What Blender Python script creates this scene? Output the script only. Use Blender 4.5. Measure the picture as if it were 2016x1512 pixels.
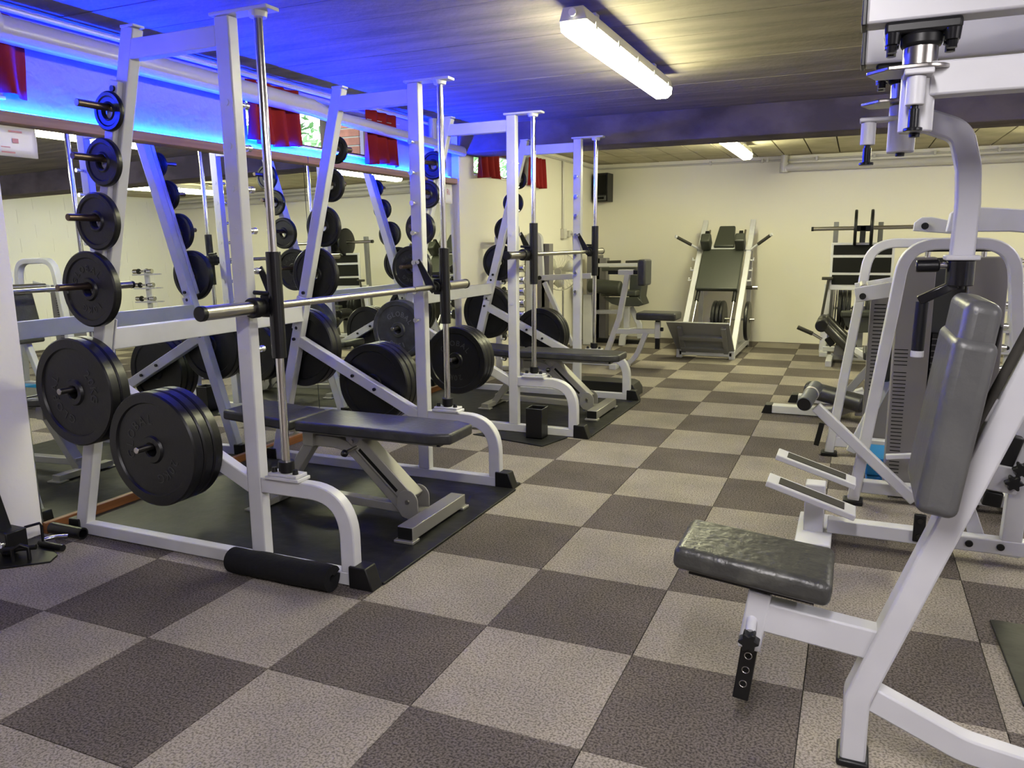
import bpy, bmesh, math, random
from mathutils import Vector, Matrix
random.seed(7)
S = bpy.context.scene
C = S.collection
for o in list(bpy.data.objects): bpy.data.objects.remove(o)

# ------------------------------------------------------------------ camera
CAM = Vector((1.0627, -2.2007, 1.2689)); FPX = 1538.6
yaw, pit, rol = math.radians(-23.605), math.radians(-10.29), math.radians(-0.574)
_f = Vector((math.sin(yaw)*math.cos(pit), math.cos(yaw)*math.cos(pit), math.sin(pit)))
_r = Vector((math.cos(yaw), -math.sin(yaw), 0)); _u = _r.cross(_f)
R_ = math.cos(rol)*_r + math.sin(rol)*_u
U_ = -math.sin(rol)*_r + math.cos(rol)*_u
cd = bpy.data.cameras.new('camera'); cam = bpy.data.objects.new('camera', cd); C.objects.link(cam)
cd.sensor_width = 36; cd.lens = FPX/2016*36; cd.clip_start = .02
mw = Matrix((R_, U_, -_f)).transposed().to_4x4(); mw.translation = CAM
cam.matrix_world = mw
S.camera = cam

# ------------------------------------------------------------------ world, exposure
w = bpy.data.worlds.new('world'); S.world = w; w.use_nodes = True
w.node_tree.nodes['Background'].inputs[0].default_value = (.80, .93, 1, 1)
w.node_tree.nodes['Background'].inputs[1].default_value = 2.0
S.view_settings.view_transform = 'Standard'; S.view_settings.look = 'None'
S.view_settings.exposure = 1.75; S.view_settings.gamma = 1.0
LAMP_WARM = (1, .975, .60); LAMP_COOL = (1, .955, .96)
LAMP_POWER = 26.0; LED_POWER = 280.0; LED_COL = (.0002, .018, 1)

def at(x, y, X=None, Y=None, Z=None):
    "point where the sight line through a pixel of the 2016x1512 photograph meets a world plane"
    d = _f + R_*((x-1008)/FPX) + U_*((756-y)/FPX)
    if X is not None: t = (X-CAM.x)/d.x
    elif Y is not None: t = (Y-CAM.y)/d.y
    else: t = (Z-CAM.z)/d.z
    return CAM + t*d
def pl(Y, *pts):
    r = []
    for a, b in pts:
        p = at(a, b, Y=Y); r.append((p.x, p.z))
    return r

# ------------------------------------------------------------------ materials
MT = {}
def mat(name, col, rough=.5, metal=0, noise=None, bump=None, emit=None, spec=.5, trans=0, coat=0):
    m = bpy.data.materials.new(name); m.use_nodes = True; nt = m.node_tree; b = nt.nodes['Principled BSDF']
    b.inputs['Base Color'].default_value = (*col, 1); b.inputs['Roughness'].default_value = rough
    b.inputs['Metallic'].default_value = metal; b.inputs['Specular IOR Level'].default_value = spec
    if coat: b.inputs['Coat Weight'].default_value = coat; b.inputs['Coat Roughness'].default_value = .25
    if trans: b.inputs['Transmission Weight'].default_value = trans
    if emit:
        b.inputs['Emission Color'].default_value = (*emit[0], 1); b.inputs['Emission Strength'].default_value = emit[1]
    tc = nt.nodes.new('ShaderNodeTexCoord'); vec = tc.outputs['Object']
    if name.startswith(('carpet', 'concrete')): vec = nt.nodes.new('ShaderNodeNewGeometry').outputs['Position']
    if noise:      # (scale, colour2, lo, hi, stretch, detail)
        sc, c2, lo, hi, st, dt = noise
        mp = nt.nodes.new('ShaderNodeMapping'); mp.inputs['Scale'].default_value = st
        n = nt.nodes.new('ShaderNodeTexNoise'); n.inputs['Scale'].default_value = sc; n.inputs['Detail'].default_value = dt
        r = nt.nodes.new('ShaderNodeValToRGB'); r.color_ramp.elements[0].position = lo; r.color_ramp.elements[1].position = hi
        r.color_ramp.elements[0].color = (*col, 1); r.color_ramp.elements[1].color = (*c2, 1)
        nt.links.new(vec, mp.inputs[0]); nt.links.new(mp.outputs[0], n.inputs['Vector'])
        nt.links.new(n.outputs['Fac'], r.inputs[0]); last = r.outputs[0]
        if name.startswith('carpet'):      # trodden, slightly stained patches
            n2 = nt.nodes.new('ShaderNodeTexNoise'); n2.inputs['Scale'].default_value = 2.6; n2.inputs['Detail'].default_value = 4
            r2 = nt.nodes.new('ShaderNodeValToRGB'); r2.color_ramp.elements[0].position = .32; r2.color_ramp.elements[1].position = .68
            r2.color_ramp.elements[0].color = (.78, .78, .80, 1); r2.color_ramp.elements[1].color = (1.06, 1.05, 1.03, 1)
            mx = nt.nodes.new('ShaderNodeMixRGB'); mx.blend_type = 'MULTIPLY'; mx.inputs[0].default_value = 1
            nt.links.new(vec, n2.inputs['Vector']); nt.links.new(n2.outputs['Fac'], r2.inputs[0])
            nt.links.new(last, mx.inputs[1]); nt.links.new(r2.outputs[0], mx.inputs[2]); last = mx.outputs[0]
        nt.links.new(last, b.inputs['Base Color'])
    if bump:       # (scale, strength, distance)
        n = nt.nodes.new('ShaderNodeTexNoise'); n.inputs['Scale'].default_value = bump[0]; n.inputs['Detail'].default_value = 3
        bp = nt.nodes.new('ShaderNodeBump'); bp.inputs['Strength'].default_value = bump[1]; bp.inputs['Distance'].default_value = bump[2]
        nt.links.new(vec, n.inputs['Vector']); nt.links.new(n.outputs['Fac'], bp.inputs['Height'])
        nt.links.new(bp.outputs[0], b.inputs['Normal'])
    MT[name] = m; return m
ONE = (1, 1, 1)
mat('frame', (.53, .53, .56), .38, noise=(6, (.49, .49, .52), .4, .6, ONE, 2))
mat('grey_frame', (.19, .19, .20), .42)
mat('silver', (.34, .33, .31), .34, .55)
mat('rubber', (.0055, .0055, .007), .36, spec=.4, bump=(90, .12, .004))
mat('rubber_old', (.020, .021, .025), .5, noise=(14, (.055, .058, .066), .45, .75, ONE, 5), bump=(60, .25, .004))
mat('letters', (.028, .028, .031), .5)
mat('letters_old', (.10, .105, .115), .55)
mat('steel', (.42, .40, .38), .28, 1)
mat('peg_steel', (.15, .11, .09), .35, .9)
mat('chrome', (.75, .74, .73), .14, 1)
mat('chrome_bright', (.80, .80, .80), .22, 1)
mat('black', (.006, .006, .007), .4, spec=.35)
mat('black_gloss', (.008, .008, .010), .2)
mat('leather', (.026, .026, .028), .38, bump=(55, .35, .004), noise=(18, (.040, .040, .042), .45, .7, ONE, 4))
mat('leather_worn', (.040, .040, .038), .36, bump=(42, .6, .006), noise=(16, (.075, .075, .066), .5, .72, ONE, 6))
mat('leather_grey', (.070, .070, .072), .38, bump=(70, .3, .003), noise=(9, (.095, .095, .095), .4, .7, ONE, 4))
mat('leather_shiny', (.035, .034, .030), .20, bump=(60, .2, .003))
mat('leather_green', (.034, .037, .030), .45, bump=(60, .25, .003))
mat('mat_rubber', (.006, .006, .0065), .46, spec=.26, noise=(5, (.016, .016, .015), .45, .7, (1, 3, 1), 6), bump=(9, .35, .01))
mat('grip_tape', (.030, .027, .022), .85)
mat('stack_cover', (.165, .155, .16), .5)
mat('stack_dark', (.075, .08, .085), .5)
mat('slot', (.005, .005, .005), .7, spec=.2)
mat('carpet_light', (.34, .305, .265), .95, spec=.1, noise=(150, (.16, .142, .122), .44, .62, ONE, 3), bump=(150, .8, .006))
mat('carpet_dark', (.165, .143, .130), .95, spec=.1, noise=(150, (.055, .047, .044), .40, .62, ONE, 3), bump=(150, .8, .006))
mat('wall_paint', (.74, .71, .62), .75, bump=(40, .15, .004))
mat('wall_white', (.84, .82, .79), .75, bump=(40, .3, .005))
mat('wall_led_tint', (.29, .26, .40), .7, bump=(14, .5, .02))  # LED strip's deep blue light tinted into the wall's base colour
mat('block_paint', (.78, .77, .74), .7, bump=(60, .2, .004))
mat('concrete', (.27, .238, .192), .9, noise=(2.2, (.175, .154, .124), .36, .70, (.7, 4, 1), 8), bump=(30, .35, .01), spec=.15)
mat('concrete_pale', (.50, .46, .34), .9, noise=(3.5, (.38, .345, .25), .35, .7, ONE, 7), bump=(30, .25, .008), spec=.15)
mat('concrete_beam', (.17, .145, .135), .9, noise=(3, (.105, .090, .085), .4, .62, (1, 1, 1.5), 8), bump=(25, .35, .01), spec=.15)
mat('joint', (.05, .045, .04), .9)
mat('wood_trim', (.30, .15, .115), .5, noise=(6, (.22, .10, .075), .4, .6, (1, .3, 8), 4))
mat('wood_orange', (.21, .080, .026), .45, noise=(7, (.14, .050, .016), .4, .6, (1, .3, 8), 4))
mat('wood_dark', (.085, .035, .022), .45)
mat('curtain', (.25, .012, .012), .8, bump=(200, .2, .002), spec=.2)
mat('pvc', (.50, .48, .45), .3)
mat('paper', (.80, .78, .76), .35)
mat('red_print', (.62, .26, .27), .5)
mat('lamp_body', (.55, .54, .52), .45)
mat('lamp_warm', (.9, .9, .9), .3, emit=(LAMP_WARM, LAMP_POWER))
mat('lamp_cool', (.9, .9, .9), .3, emit=(LAMP_COOL, LAMP_POWER*1.6))
mat('side_warm', (.9, .9, .9), .3, emit=(LAMP_WARM, LAMP_POWER*.90))
mat('side_cool', (.9, .9, .9), .3, emit=(LAMP_COOL, LAMP_POWER*.10))
mat('lamp_dim', (.9, .9, .9), .3, emit=(LAMP_COOL, LAMP_POWER*.75))
mat('side_dim', (.9, .9, .9), .3, emit=(LAMP_COOL, LAMP_POWER*.2))
mat('led', (.2, .3, .9), .3, emit=(LED_COL, LED_POWER))
mat('blue_plastic', (.01, .16, .42), .35)
mat('leaf', (.10, .30, .08), .6, noise=(9, (.30, .48, .22), .3, .7, ONE, 3))
mat('brick', (.32, .12, .08), .8, noise=(14, (.22, .08, .055), .4, .6, ONE, 4))
mat('mortar', (.5, .48, .44), .9)
mat('fan_plastic', (.62, .61, .52), .35)
# mirror and window glass
m = mat('mirror', (.86, .90, .87), .0, 1)
m = mat('glass', (1, 1, 1), .0, trans=1); m.node_tree.nodes['Principled BSDF'].inputs['IOR'].default_value = 1.02

# ------------------------------------------------------------------ mesh builder
class B:
    def __init__(s): s.v = []; s.f = []
    def add(s, vs, fs):
        n = len(s.v); s.v += [tuple(v) for v in vs]; s.f += [tuple(i+n for i in f) for f in fs]; return s
    def box(s, x0, x1, y0, y1, z0, z1):
        return s.add([(x, y, z) for z in (z0, z1) for y in (y0, y1) for x in (x0, x1)],
                     [(0,2,3,1),(4,5,7,6),(0,1,5,4),(2,6,7,3),(0,4,6,2),(1,3,7,5)])
    def obox(s, c, size, rx=0, ry=0, rz=0):
        Mx = Matrix.Rotation(rz,3,'Z') @ Matrix.Rotation(ry,3,'Y') @ Matrix.Rotation(rx,3,'X')
        a, b, c2 = size[0]/2, size[1]/2, size[2]/2; c = Vector(c)
        return s.add([c + Mx @ Vector((x, y, z)) for z in (-c2, c2) for y in (-b, b) for x in (-a, a)],
                     [(0,2,3,1),(4,5,7,6),(0,1,5,4),(2,6,7,3),(0,4,6,2),(1,3,7,5)])
    def bar(s, p0, p1, wd, dp, up=(0,1,0)):
        "rectangular tube between two points; wd across, dp along 'up'"
        p0, p1 = Vector(p0), Vector(p1); d = (p1-p0).normalized(); u = Vector(up); u = (u-d*u.dot(d)).normalized(); q = d.cross(u)
        vs = [p + q*(a*wd/2) + u*(b*dp/2) for p in (p0, p1) for a, b in ((-1,-1),(1,-1),(1,1),(-1,1))]
        return s.add(vs, [(3,2,1,0),(4,5,6,7),(0,1,5,4),(1,2,6,5),(2,3,7,6),(3,0,4,7)])
    def cyl(s, p0, p1, r, n=16, r1=None):
        p0, p1 = Vector(p0), Vector(p1); d = (p1-p0).normalized(); r1 = r if r1 is None else r1
        a = d.orthogonal().normalized(); b = d.cross(a)
        vs = [p + (a*math.cos(2*math.pi*k/n) + b*math.sin(2*math.pi*k/n))*q for p, q in ((p0, r), (p1, r1)) for k in range(n)]
        fs = [(k, (k+1)%n, n+(k+1)%n, n+k) for k in range(n)] + [tuple(range(n))[::-1], tuple(range(n, 2*n))]
        return s.add(vs, fs)
    def pipe(s, pts, r, n=10, closed=False):
        P = [Vector(p) for p in pts]; N = len(P); rings = []; a = None
        for i in range(N):
            if closed: d = (P[(i+1)%N]-P[i-1]).normalized()
            else: d = (P[min(i+1,N-1)]-P[max(i-1,0)]).normalized()
            a = d.orthogonal().normalized() if a is None else (a-d*a.dot(d)).normalized()
            b = d.cross(a); rings.append([P[i]+(a*math.cos(2*math.pi*k/n)+b*math.sin(2*math.pi*k/n))*r for k in range(n)])
        vs = [v for rg in rings for v in rg]; fs = []
        for i in range(N if closed else N-1):
            j = (i+1) % N
            fs += [(i*n+k, i*n+(k+1)%n, j*n+(k+1)%n, j*n+k) for k in range(n)]
        if not closed: fs += [tuple(range(n))[::-1], tuple(range((N-1)*n, N*n))]
        return s.add(vs, fs)
    def lathe(s, prof, c, axis='Y', n=40):
        "prof: (radius, along) closed ring of points turned about axis through c"
        vs = []; c = Vector(c); m_ = len(prof)
        for k in range(n):
            t = 2*math.pi*k/n; co, si = math.cos(t), math.sin(t)
            for r, h in prof:
                vs.append(c + (Vector((r*co, h, r*si)) if axis == 'Y' else Vector((h, r*co, r*si)) if axis == 'X' else Vector((r*co, r*si, h))))
        fs = [(k*m_+i, k*m_+(i+1)%m_, ((k+1)%n)*m_+(i+1)%m_, ((k+1)%n)*m_+i) for k in range(n) for i in range(m_)]
        return s.add(vs, fs)
    def rib(s, pts, wd, yc, dp, plane='Y'):
        "mitred rectangular tube along a polyline lying in a vertical plane"
        P = [Vector((p[0], p[1])) for p in pts]; N = len(P); L = []; Rr = []
        for i in range(N):
            d0 = (P[i]-P[i-1]).normalized() if i else (P[1]-P[0]).normalized()
            d1 = (P[i+1]-P[i]).normalized() if i < N-1 else d0
            n0 = Vector((-d0.y, d0.x)); n1 = Vector((-d1.y, d1.x)); n_ = (n0+n1).normalized()
            k = wd/2/max(.3, n_.dot(n0)); L.append(P[i]+n_*k); Rr.append(P[i]-n_*k)
        vs = []
        for y in (yc-dp/2, yc+dp/2):
            for q in L+Rr: vs.append((q.x, y, q.y) if plane == 'Y' else (y, q.x, q.y))
        M2 = 2*N; fs = []
        for i in range(N-1):
            fs += [(i, i+1, N+i+1, N+i), (M2+i, M2+N+i, M2+N+i+1, M2+i+1), (i, M2+i, M2+i+1, i+1), (N+i, N+i+1, M2+N+i+1, M2+N+i)]
        fs += [(0, N, M2+N, M2), (N-1, M2+N-1, M2+2*N-1, 2*N-1)]
        return s.add(vs, fs)
    def prism(s, poly, y0, y1, plane='Y'):
        n = len(poly); f = (lambda a, b, h: (a, h, b)) if plane == 'Y' else (lambda a, b, h: (h, a, b)) if plane == 'X' else (lambda a, b, h: (a, b, h))
        return s.add([f(a, b, h) for h in (y0, y1) for a, b in poly],
                     [tuple(range(n)), tuple(range(n, 2*n))[::-1]] + [(k, n+k, n+(k+1)%n, (k+1)%n) for k in range(n)])
def fil(pts, r, n=7):
    "round the inner corners of a 2-D polyline"
    P = [Vector(p) for p in pts]; out = [P[0]]
    for i in range(1, len(P)-1):
        a = (P[i-1]-P[i]); b = (P[i+1]-P[i]); la, lb = a.length, b.length; a.normalize(); b.normalize()
        ang = a.angle(b)
        if ang > math.radians(176): out.append(P[i]); continue
        t = min(r/math.tan(ang/2), la*.49 if i > 1 else la*.95, lb*.49 if i < len(P)-2 else lb*.95)
        p0, p1 = P[i]+a*t, P[i]+b*t
        for k in range(n+1):
            u = k/n; out.append((1-u)**2*p0 + 2*u*(1-u)*P[i] + u*u*p1)
    return [tuple(p) for p in out+[P[-1]]]

def obj(name, b, m, parent=None, bevel=0, seg=2, sm=35, sub=0):
    me = bpy.data.meshes.new(name); me.from_pydata(b.v, [], b.f)
    off = Vector((0,0,0))
    p = parent
    while p is not None: off += p.location; p = p.parent
    if off.length: me.transform(Matrix.Translation(-off))
    bm = bmesh.new(); bm.from_mesh(me); bmesh.ops.recalc_face_normals(bm, faces=bm.faces); bm.to_mesh(me); bm.free()
    me.materials.append(MT[m]); me.shade_smooth(); me.set_sharp_from_angle(angle=math.radians(sm))
    o = bpy.data.objects.new(name, me); C.objects.link(o)
    if parent is not None: o.parent = parent
    if bevel:
        md = o.modifiers.new('bevel', 'BEVEL'); md.width = bevel; md.segments = seg; md.limit_method = 'ANGLE'; md.angle_limit = math.radians(40)
        if seg > 1: md.harden_normals = False
    return o
def tag(o, label, cat, group=None, kind=None):
    if label: o['label'] = label
    if cat: o['category'] = cat
    if group: o['group'] = group
    if kind: o['kind'] = kind
    return o
def thing(name, label, cat, loc, group=None):
    o = bpy.data.objects.new(name, None); C.objects.link(o); o.location = loc; o.empty_display_size = .1
    return tag(o, label, cat, group)
def struct(name, b, m, **k):
    o = obj(name, b, m, **k); o['kind'] = 'structure'; return o
def dup(root, delta=(0,0,0), label=None, group=None):
    r = root.copy(); C.objects.link(r); r.location = root.location + Vector(delta)
    if label: r['label'] = label
    if group: r['group'] = group
    for ch in list(root.children):
        c = ch.copy(); C.objects.link(c); c.parent = r
        for g in list(ch.children):
            d = g.copy(); C.objects.link(d); d.parent = c
    return r
def share(src, loc, parent=None, name=None, rot=None):
    o = src.copy(); C.objects.link(o); o.location = loc; o.parent = parent
    if name: o.name = name
    if rot: o.rotation_euler = rot
    return o
_fonts = {}
def glyphs(text, size, depth):
    "mesh of raised lettering in the XY plane, centred"
    cu = bpy.data.curves.new('t', 'FONT'); cu.body = text; cu.size = size; cu.extrude = depth; cu.align_x = 'CENTER'; cu.align_y = 'CENTER'; cu.resolution_u = 2
    ob = bpy.data.objects.new('t', cu); C.objects.link(ob)
    dg = bpy.context.evaluated_depsgraph_get(); me = bpy.data.meshes.new_from_object(ob.evaluated_get(dg))
    bpy.data.objects.remove(ob); bpy.data.curves.remove(cu); return me

# ------------------------------------------------------------------ room shell
CE = 2.26           # ceiling underside
XW = -2.25; XW2 = -2.18; XR = 5.3; YB = 8.06; YF = -4.2; YBM = 4.1
floor = struct('floor', B().box(-2.6, XR+.2, YF-.2, YB+.2, -.12, -.006), 'joint')
tl = obj('carpet_tile', B().box(.0015, .4985, .0015, .4985, -.006, 0), 'carpet_light', floor)
td = obj('carpet_tile', B().box(.0015, .4985, .0015, .4985, -.006, 0), 'carpet_dark', floor)
first = {0: td, 1: tl}
for i in range(-3, 17):
    for j in range(-5, 10):
        k = (i+j) % 2
        o = first[k] if first[k].get('used') is None else share(first[k], (0,0,0), floor)
        first[k]['used'] = 1
        o.location = (j*.5, i*.5, 0)
        o.rotation_euler = (0, 0, 0)
for o in floor.children:
    if 'used' in o: del o['used']
bb = B(); bd = B()
for i in range(-9, 17):
    for j in range(-5, 11):
        if -3 <= i and j < 10: continue
        (bd if (i+j) % 2 == 0 else bb).box(j*.5+.0015, j*.5+.4985, i*.5+.0015, i*.5+.4985, -.006, 0)
for b_, m_ in ((bb, 'carpet_light'), (bd, 'carpet_dark')):
    o = obj('carpet_rest', b_, m_, floor); o['kind'] = 'stuff'

# left wall of the front bay with window openings; (y0, y1) openings between z 1.88 and 2.19
def wall_x(name, x0, x1, ya, yb, opens, zo0, zo1, ztop, m):
    b = B(); b.box(x0, x1, ya, yb, -.006, zo0); b.box(x0, x1, ya, yb, zo1, ztop); y = ya
    for o0, o1 in opens: b.box(x0, x1, y, o0, zo0, zo1); y = o1
    b.box(x0, x1, y, yb, zo0, zo1); return struct(name, b, m)
wl = wall_x('wall_left', XW-.28, XW, YF, YBM, [(-1.0, .10), (1.55, 3.12)], 1.875, 2.2, CE+.1, 'wall_led_tint')
wall_x('wall_left_rear', XW-.28, XW2, YBM, YB+.1, [(4.40, 5.98)], 1.87, 2.17, CE+.1, 'wall_paint')
struct('wall_pier', B().box(XW-.02, XW+.045, YF, .012, 0, 1.775), 'wall_white', bevel=.006)
struct('wall_back', B().box(XW-.28, XR+.2, YB, YB+.2, -.006, CE+.1), 'wall_paint')
wr = struct('wall_right', B().box(XR+.004, XR+.2, YF, YB, -.006, CE+.1), 'block_paint')
struct('wall_front', B().box(XW-.28, XR+.2, YF-.2, YF, -.006, CE+.1), 'concrete_beam')
# painted concrete blocks of the right wall (seen in the mirror)
blk = obj('block', B().box(0, .006, .004, .496, .004, .196), 'block_paint', wr)
n = 0
for r_ in range(12):
    for c_ in range(26):
        y = YF + c_*.5 + (r_ % 2)*.25 - .25
        if y < -.4 or y+.5 > YB+.26 or r_*.2+.2 > CE+.02: continue
        o = blk if n == 0 else share(blk, (0,0,0), wr); n += 1
        o.location = (XR, y, r_*.2)
ceil = struct('ceiling', B().box(XW-.28, XR+.2, YF-.2, YB+.2, CE+.018, CE+.14), 'joint')
y = YF; k = 0
while y < YBM-.02:
    y1 = min(y+.305, YBM)
    if k == 0: pk = obj('ceiling_plank', B().box(XW, XR, 0, .299, CE, CE+.02), 'concrete', ceil); pk.location = (0, y, 0)
    else: share(pk, (0, y, random.uniform(-.001, .002)), ceil)
    y += .305; k += 1
k = 0; x = 1.122-.305*11
while x < XR:
    if k == 0: pk2 = obj('ceiling_plank', B().box(0, .291, YBM+.36, YB, CE, CE+.02), 'concrete_pale', ceil); pk2.location = (x, 0, 0)
    else: share(pk2, (x, 0, random.uniform(-.0015, .0015)), ceil)
    x += .305; k += 1
struct('ceiling_beam', B().box(XW2-.02, XR+.1, YBM, YBM+.38, 2.035, CE+.03), 'concrete_beam', bevel=.012)

# mirror panels, trims, LED strip
tilt = .0140
for k, (y0, y1) in enumerate(((.016, 2.02), (2.026, 4.06))):
    b = B(); zt = 1.775; xb = -2.206; xt = xb-(zt-.06)*math.tan(tilt)
    b.add([(xb,y0,.05),(xb,y1,.05),(xt,y1,zt),(xt,y0,zt),(xb-.006,y0,.05),(xb-.006,y1,.05),(xt-.006,y1,zt),(xt-.006,y0,zt)],
          [(0,1,2,3),(7,6,5,4),(0,4,5,1),(1,5,6,2),(2,6,7,3),(3,7,4,0)])
    o = obj('wall_mirror', b, 'mirror', sm=10)
    tag(o, ('tall frameless wall mirror panel behind the nearer rack, next to the white pier', 'tall frameless wall mirror panel behind the farther rack, ending at the cream wall')[k], 'mirror')
tb = struct('trim_1', B().box(XW-.001, -2.190, .016, 4.075, 0, .05), 'wood_orange', bevel=.003)
tt = struct('trim_2', B().box(XW-.001, -2.185, YF, 2.015, 1.775, 1.822), 'wood_trim', bevel=.003)
struct('trim_3', B().box(XW-.001, -2.185, 2.021, 4.085, 1.775, 1.822), 'wood_trim', bevel=.003)
tag(obj('led_strip', B().box(-2.236, -2.220, -1.0, 4.02, 1.823, 1.831), 'led'), 'glowing blue LED strip lying on the brown ledge above the mirrors', 'light strip')

# windows
def window(n, xw, y0, y1, z0, z1, mul):
    t = bpy.data.objects.new('window_%d' % n, None); C.objects.link(t); t.location = (xw-.2, (y0+y1)/2, z0); t['kind'] = 'structure'
    b = B(); f = .045; x0, x1 = xw-.22, xw-.16
    b.box(x0, x1, y0, y1, z0, z0+f+.012); b.box(x0, x1, y0, y1, z1-f, z1)
    for yy in [y0, y1-f]+[m_-f/2 for m_ in mul]: b.box(x0, x1, yy, yy+f, z0, z1)
    obj('window_frame', b, 'wood_dark', t, bevel=.003)
    ys = [y0]+mul+[y1]
    for a, c in zip(ys[:-1], ys[1:]): obj('pane', B().box(xw-.192, xw-.188, a+f*.6, c-f*.6, z0+f, z1-f), 'glass', t)
    obj('window_sill', B().box(xw-.16, xw+.018, y0+.002, y1-.002, z0-.001, z0+.014), 'wall_white', t, bevel=.003)
window(1, XW, -1.0, .10, 1.875, 2.2, [-.4])
window(2, XW, 1.55, 3.12, 1.875, 2.2, [2.56])
window(3, XW2, 4.40, 5.98, 1.87, 2.17, [5.2])
def curtain(y0, y1, z0, z1, x, label, seed):
    rnd = random.Random(seed); b = B(); n = 44; rows = 9; ph = rnd.random()*6; kf = rnd.uniform(3.0, 3.8)
    vs = []
    for r in range(rows):
        t = r/(rows-1); z = z1+(z0-z1)*t
        for i in range(n):
            u = i/(n-1); amp = .016+.020*t
            yy = y0+(y1-y0)*(u+.012*math.sin(u*9+t*3)*t)
            vs.append((x+amp*math.sin(u*2*math.pi*kf+ph+.5*math.sin(3*t))+.006*math.sin(17*u+ph), yy, z-.012*t*(math.sin(u*5+ph)+1)))
    b.add(vs, [(r*n+i, r*n+i+1, (r+1)*n+i+1, (r+1)*n+i) for r in range(rows-1) for i in range(n-1)])
    o = obj('curtain', b, 'curtain', sm=80); md = o.modifiers.new('s', 'SOLIDIFY'); md.thickness = .003; md.offset = 0
    return tag(o, label, 'curtain', 'short red window curtains')
curtain(-.45, .19, 1.89, 2.20, XW+.062, 'short red curtain at the far left edge, beside the nearest plates', 1)
curtain(1.50, 1.98, 1.875, 2.20, XW+.062, 'red curtain on the left side of the window above the mirror joint', 2)
curtain(2.66, 3.13, 1.85, 2.21, XW+.062, 'red curtain on the right side of the window above the mirror joint', 3)
curtain(4.37, 4.80, 1.87, 2.15, XW2+.062, 'red curtain left of the small window on the cream wall', 4)
curtain(5.62, 6.0, 1.86, 2.15, XW2+.062, 'red curtain right of the small window on the cream wall', 5)
for y0, y1, x, q in ((1.5, 3.15, XW+.062, 'above the mirrors'), (4.36, 6.0, XW2+.062, 'on the cream wall')):
    tag(obj('curtain_wire', B().pipe([(x, y0+(y1-y0)*k/8, 2.205-.02*math.sin(math.pi*k/8)-(0 if x < -2.2 else .05)) for k in range(9)], .003, 6), 'pvc'), 'thin white curtain wire over the window ' + q, 'curtain wire')
# outdoors: hedge and brick pier behind the panes
rnd = random.Random(3); b = B()
for k in range(8000):
    c = Vector((-3.3+rnd.uniform(-.30, .22), rnd.uniform(-1.6, 8.2), rnd.uniform(1.3, 2.75))); r = rnd.uniform(.03, .065)
    a = Vector((rnd.gauss(0,1), rnd.gauss(0,1), rnd.gauss(0,1))).normalized(); e = a.orthogonal().normalized(); g = a.cross(e)
    b.add([c-e*r, c+g*r*.45, c+e*r, c-g*r*.45], [(0,1,2,3)])
tag(obj('hedge', b, 'leaf'), 'green leafy hedge outside the basement windows', 'hedge', kind='stuff')
struct('ground_outside', B().box(-9, XW-.3, -4, 9, 1.2, 1.3), 'mortar')
pier = thing('brick_pier', 'red brick pier outside, seen through the window beside the right curtain', 'pier', (-2.86, 3.53, 1.3))
obj('mortar_core', B().box(-2.95, -2.77, 3.455, 3.605, 1.3, 2.6), 'mortar', pier)
bk = obj('brick', B().box(-2.96, -2.76, 3.445, 3.615, 1.305, 1.362), 'brick', pier)
for k in range(1, 19): share(bk, (0, 0, k*.07), pier)

# fluorescent fixtures
def fixture(x, y0, y1, z, m, label):
    t = thing('tube_light', label, 'ceiling light', (x, (y0+y1)/2, CE), 'fluorescent ceiling fittings')
    b = B(); hw = .062
    b.prism([(x-hw*.72, z+.10), (x+hw*.72, z+.10), (x+hw, z+.045), (x-hw, z+.045)], y0, y1); obj('housing', b, 'lamp_body', t, bevel=.004)
    df = obj('diffuser', B().prism([(x-hw*.86, z+.006), (x+hw*.86, z+.006), (x+hw*.55, z-.012), (x-hw*.55, z-.012)], y0+.012, y1-.012), m, t)
    obj('diffuser_rim', B().prism([(x-hw*.96, z+.044), (x+hw*.96, z+.044), (x+hw*.89, z+.0065), (x-hw*.89, z+.0065)], y0+.010, y1-.010), m.replace('lamp', 'side'), df)
    for k in range(5):
        yy = y0+.12+(y1-y0-.24)*k/4
        for s in (-1, 1): obj('clip', B().box(x+s*hw-.004, x+s*hw+.004, yy-.012, yy+.012, z+.03, z+.06), 'lamp_body', t)
    obj('mount', B().box(x-.02, x+.02, y0+.25, y0+.30, z+.098, CE), 'lamp_body', t)
    obj('mount', B().box(x-.02, x+.02, y1-.30, y1-.25, z+.098, CE), 'lamp_body', t)
    obj('cable_gland', B().cyl((x, y0-.012, z+.075), (x, y0+.002, z+.075), .016), 'paper', t)
fixture(-.075, 1.07, 2.72, 2.125, 'lamp_warm', 'long lit fluorescent fitting in front of the concrete beam, nearest in view')
fixture(-.075, 5.10, 6.72, 2.120, 'lamp_warm', 'lit fluorescent fitting behind the concrete beam, above the inclined hack squat')
fixture(2.9, 1.07, 2.72, 2.125, 'lamp_dim', 'fluorescent fitting out of view to the right in the front bay')
fixture(2.9, 5.10, 6.72, 2.120, 'lamp_warm', 'fluorescent fitting out of view to the right in the rear bay')
fixture(.95, -2.95, -1.35, 2.125, 'lamp_cool', 'fluorescent fitting above and behind the camera')
fixture(3.6, -2.95, -1.35, 2.125, 'lamp_cool', 'fluorescent fitting behind the camera on the far right')

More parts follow.
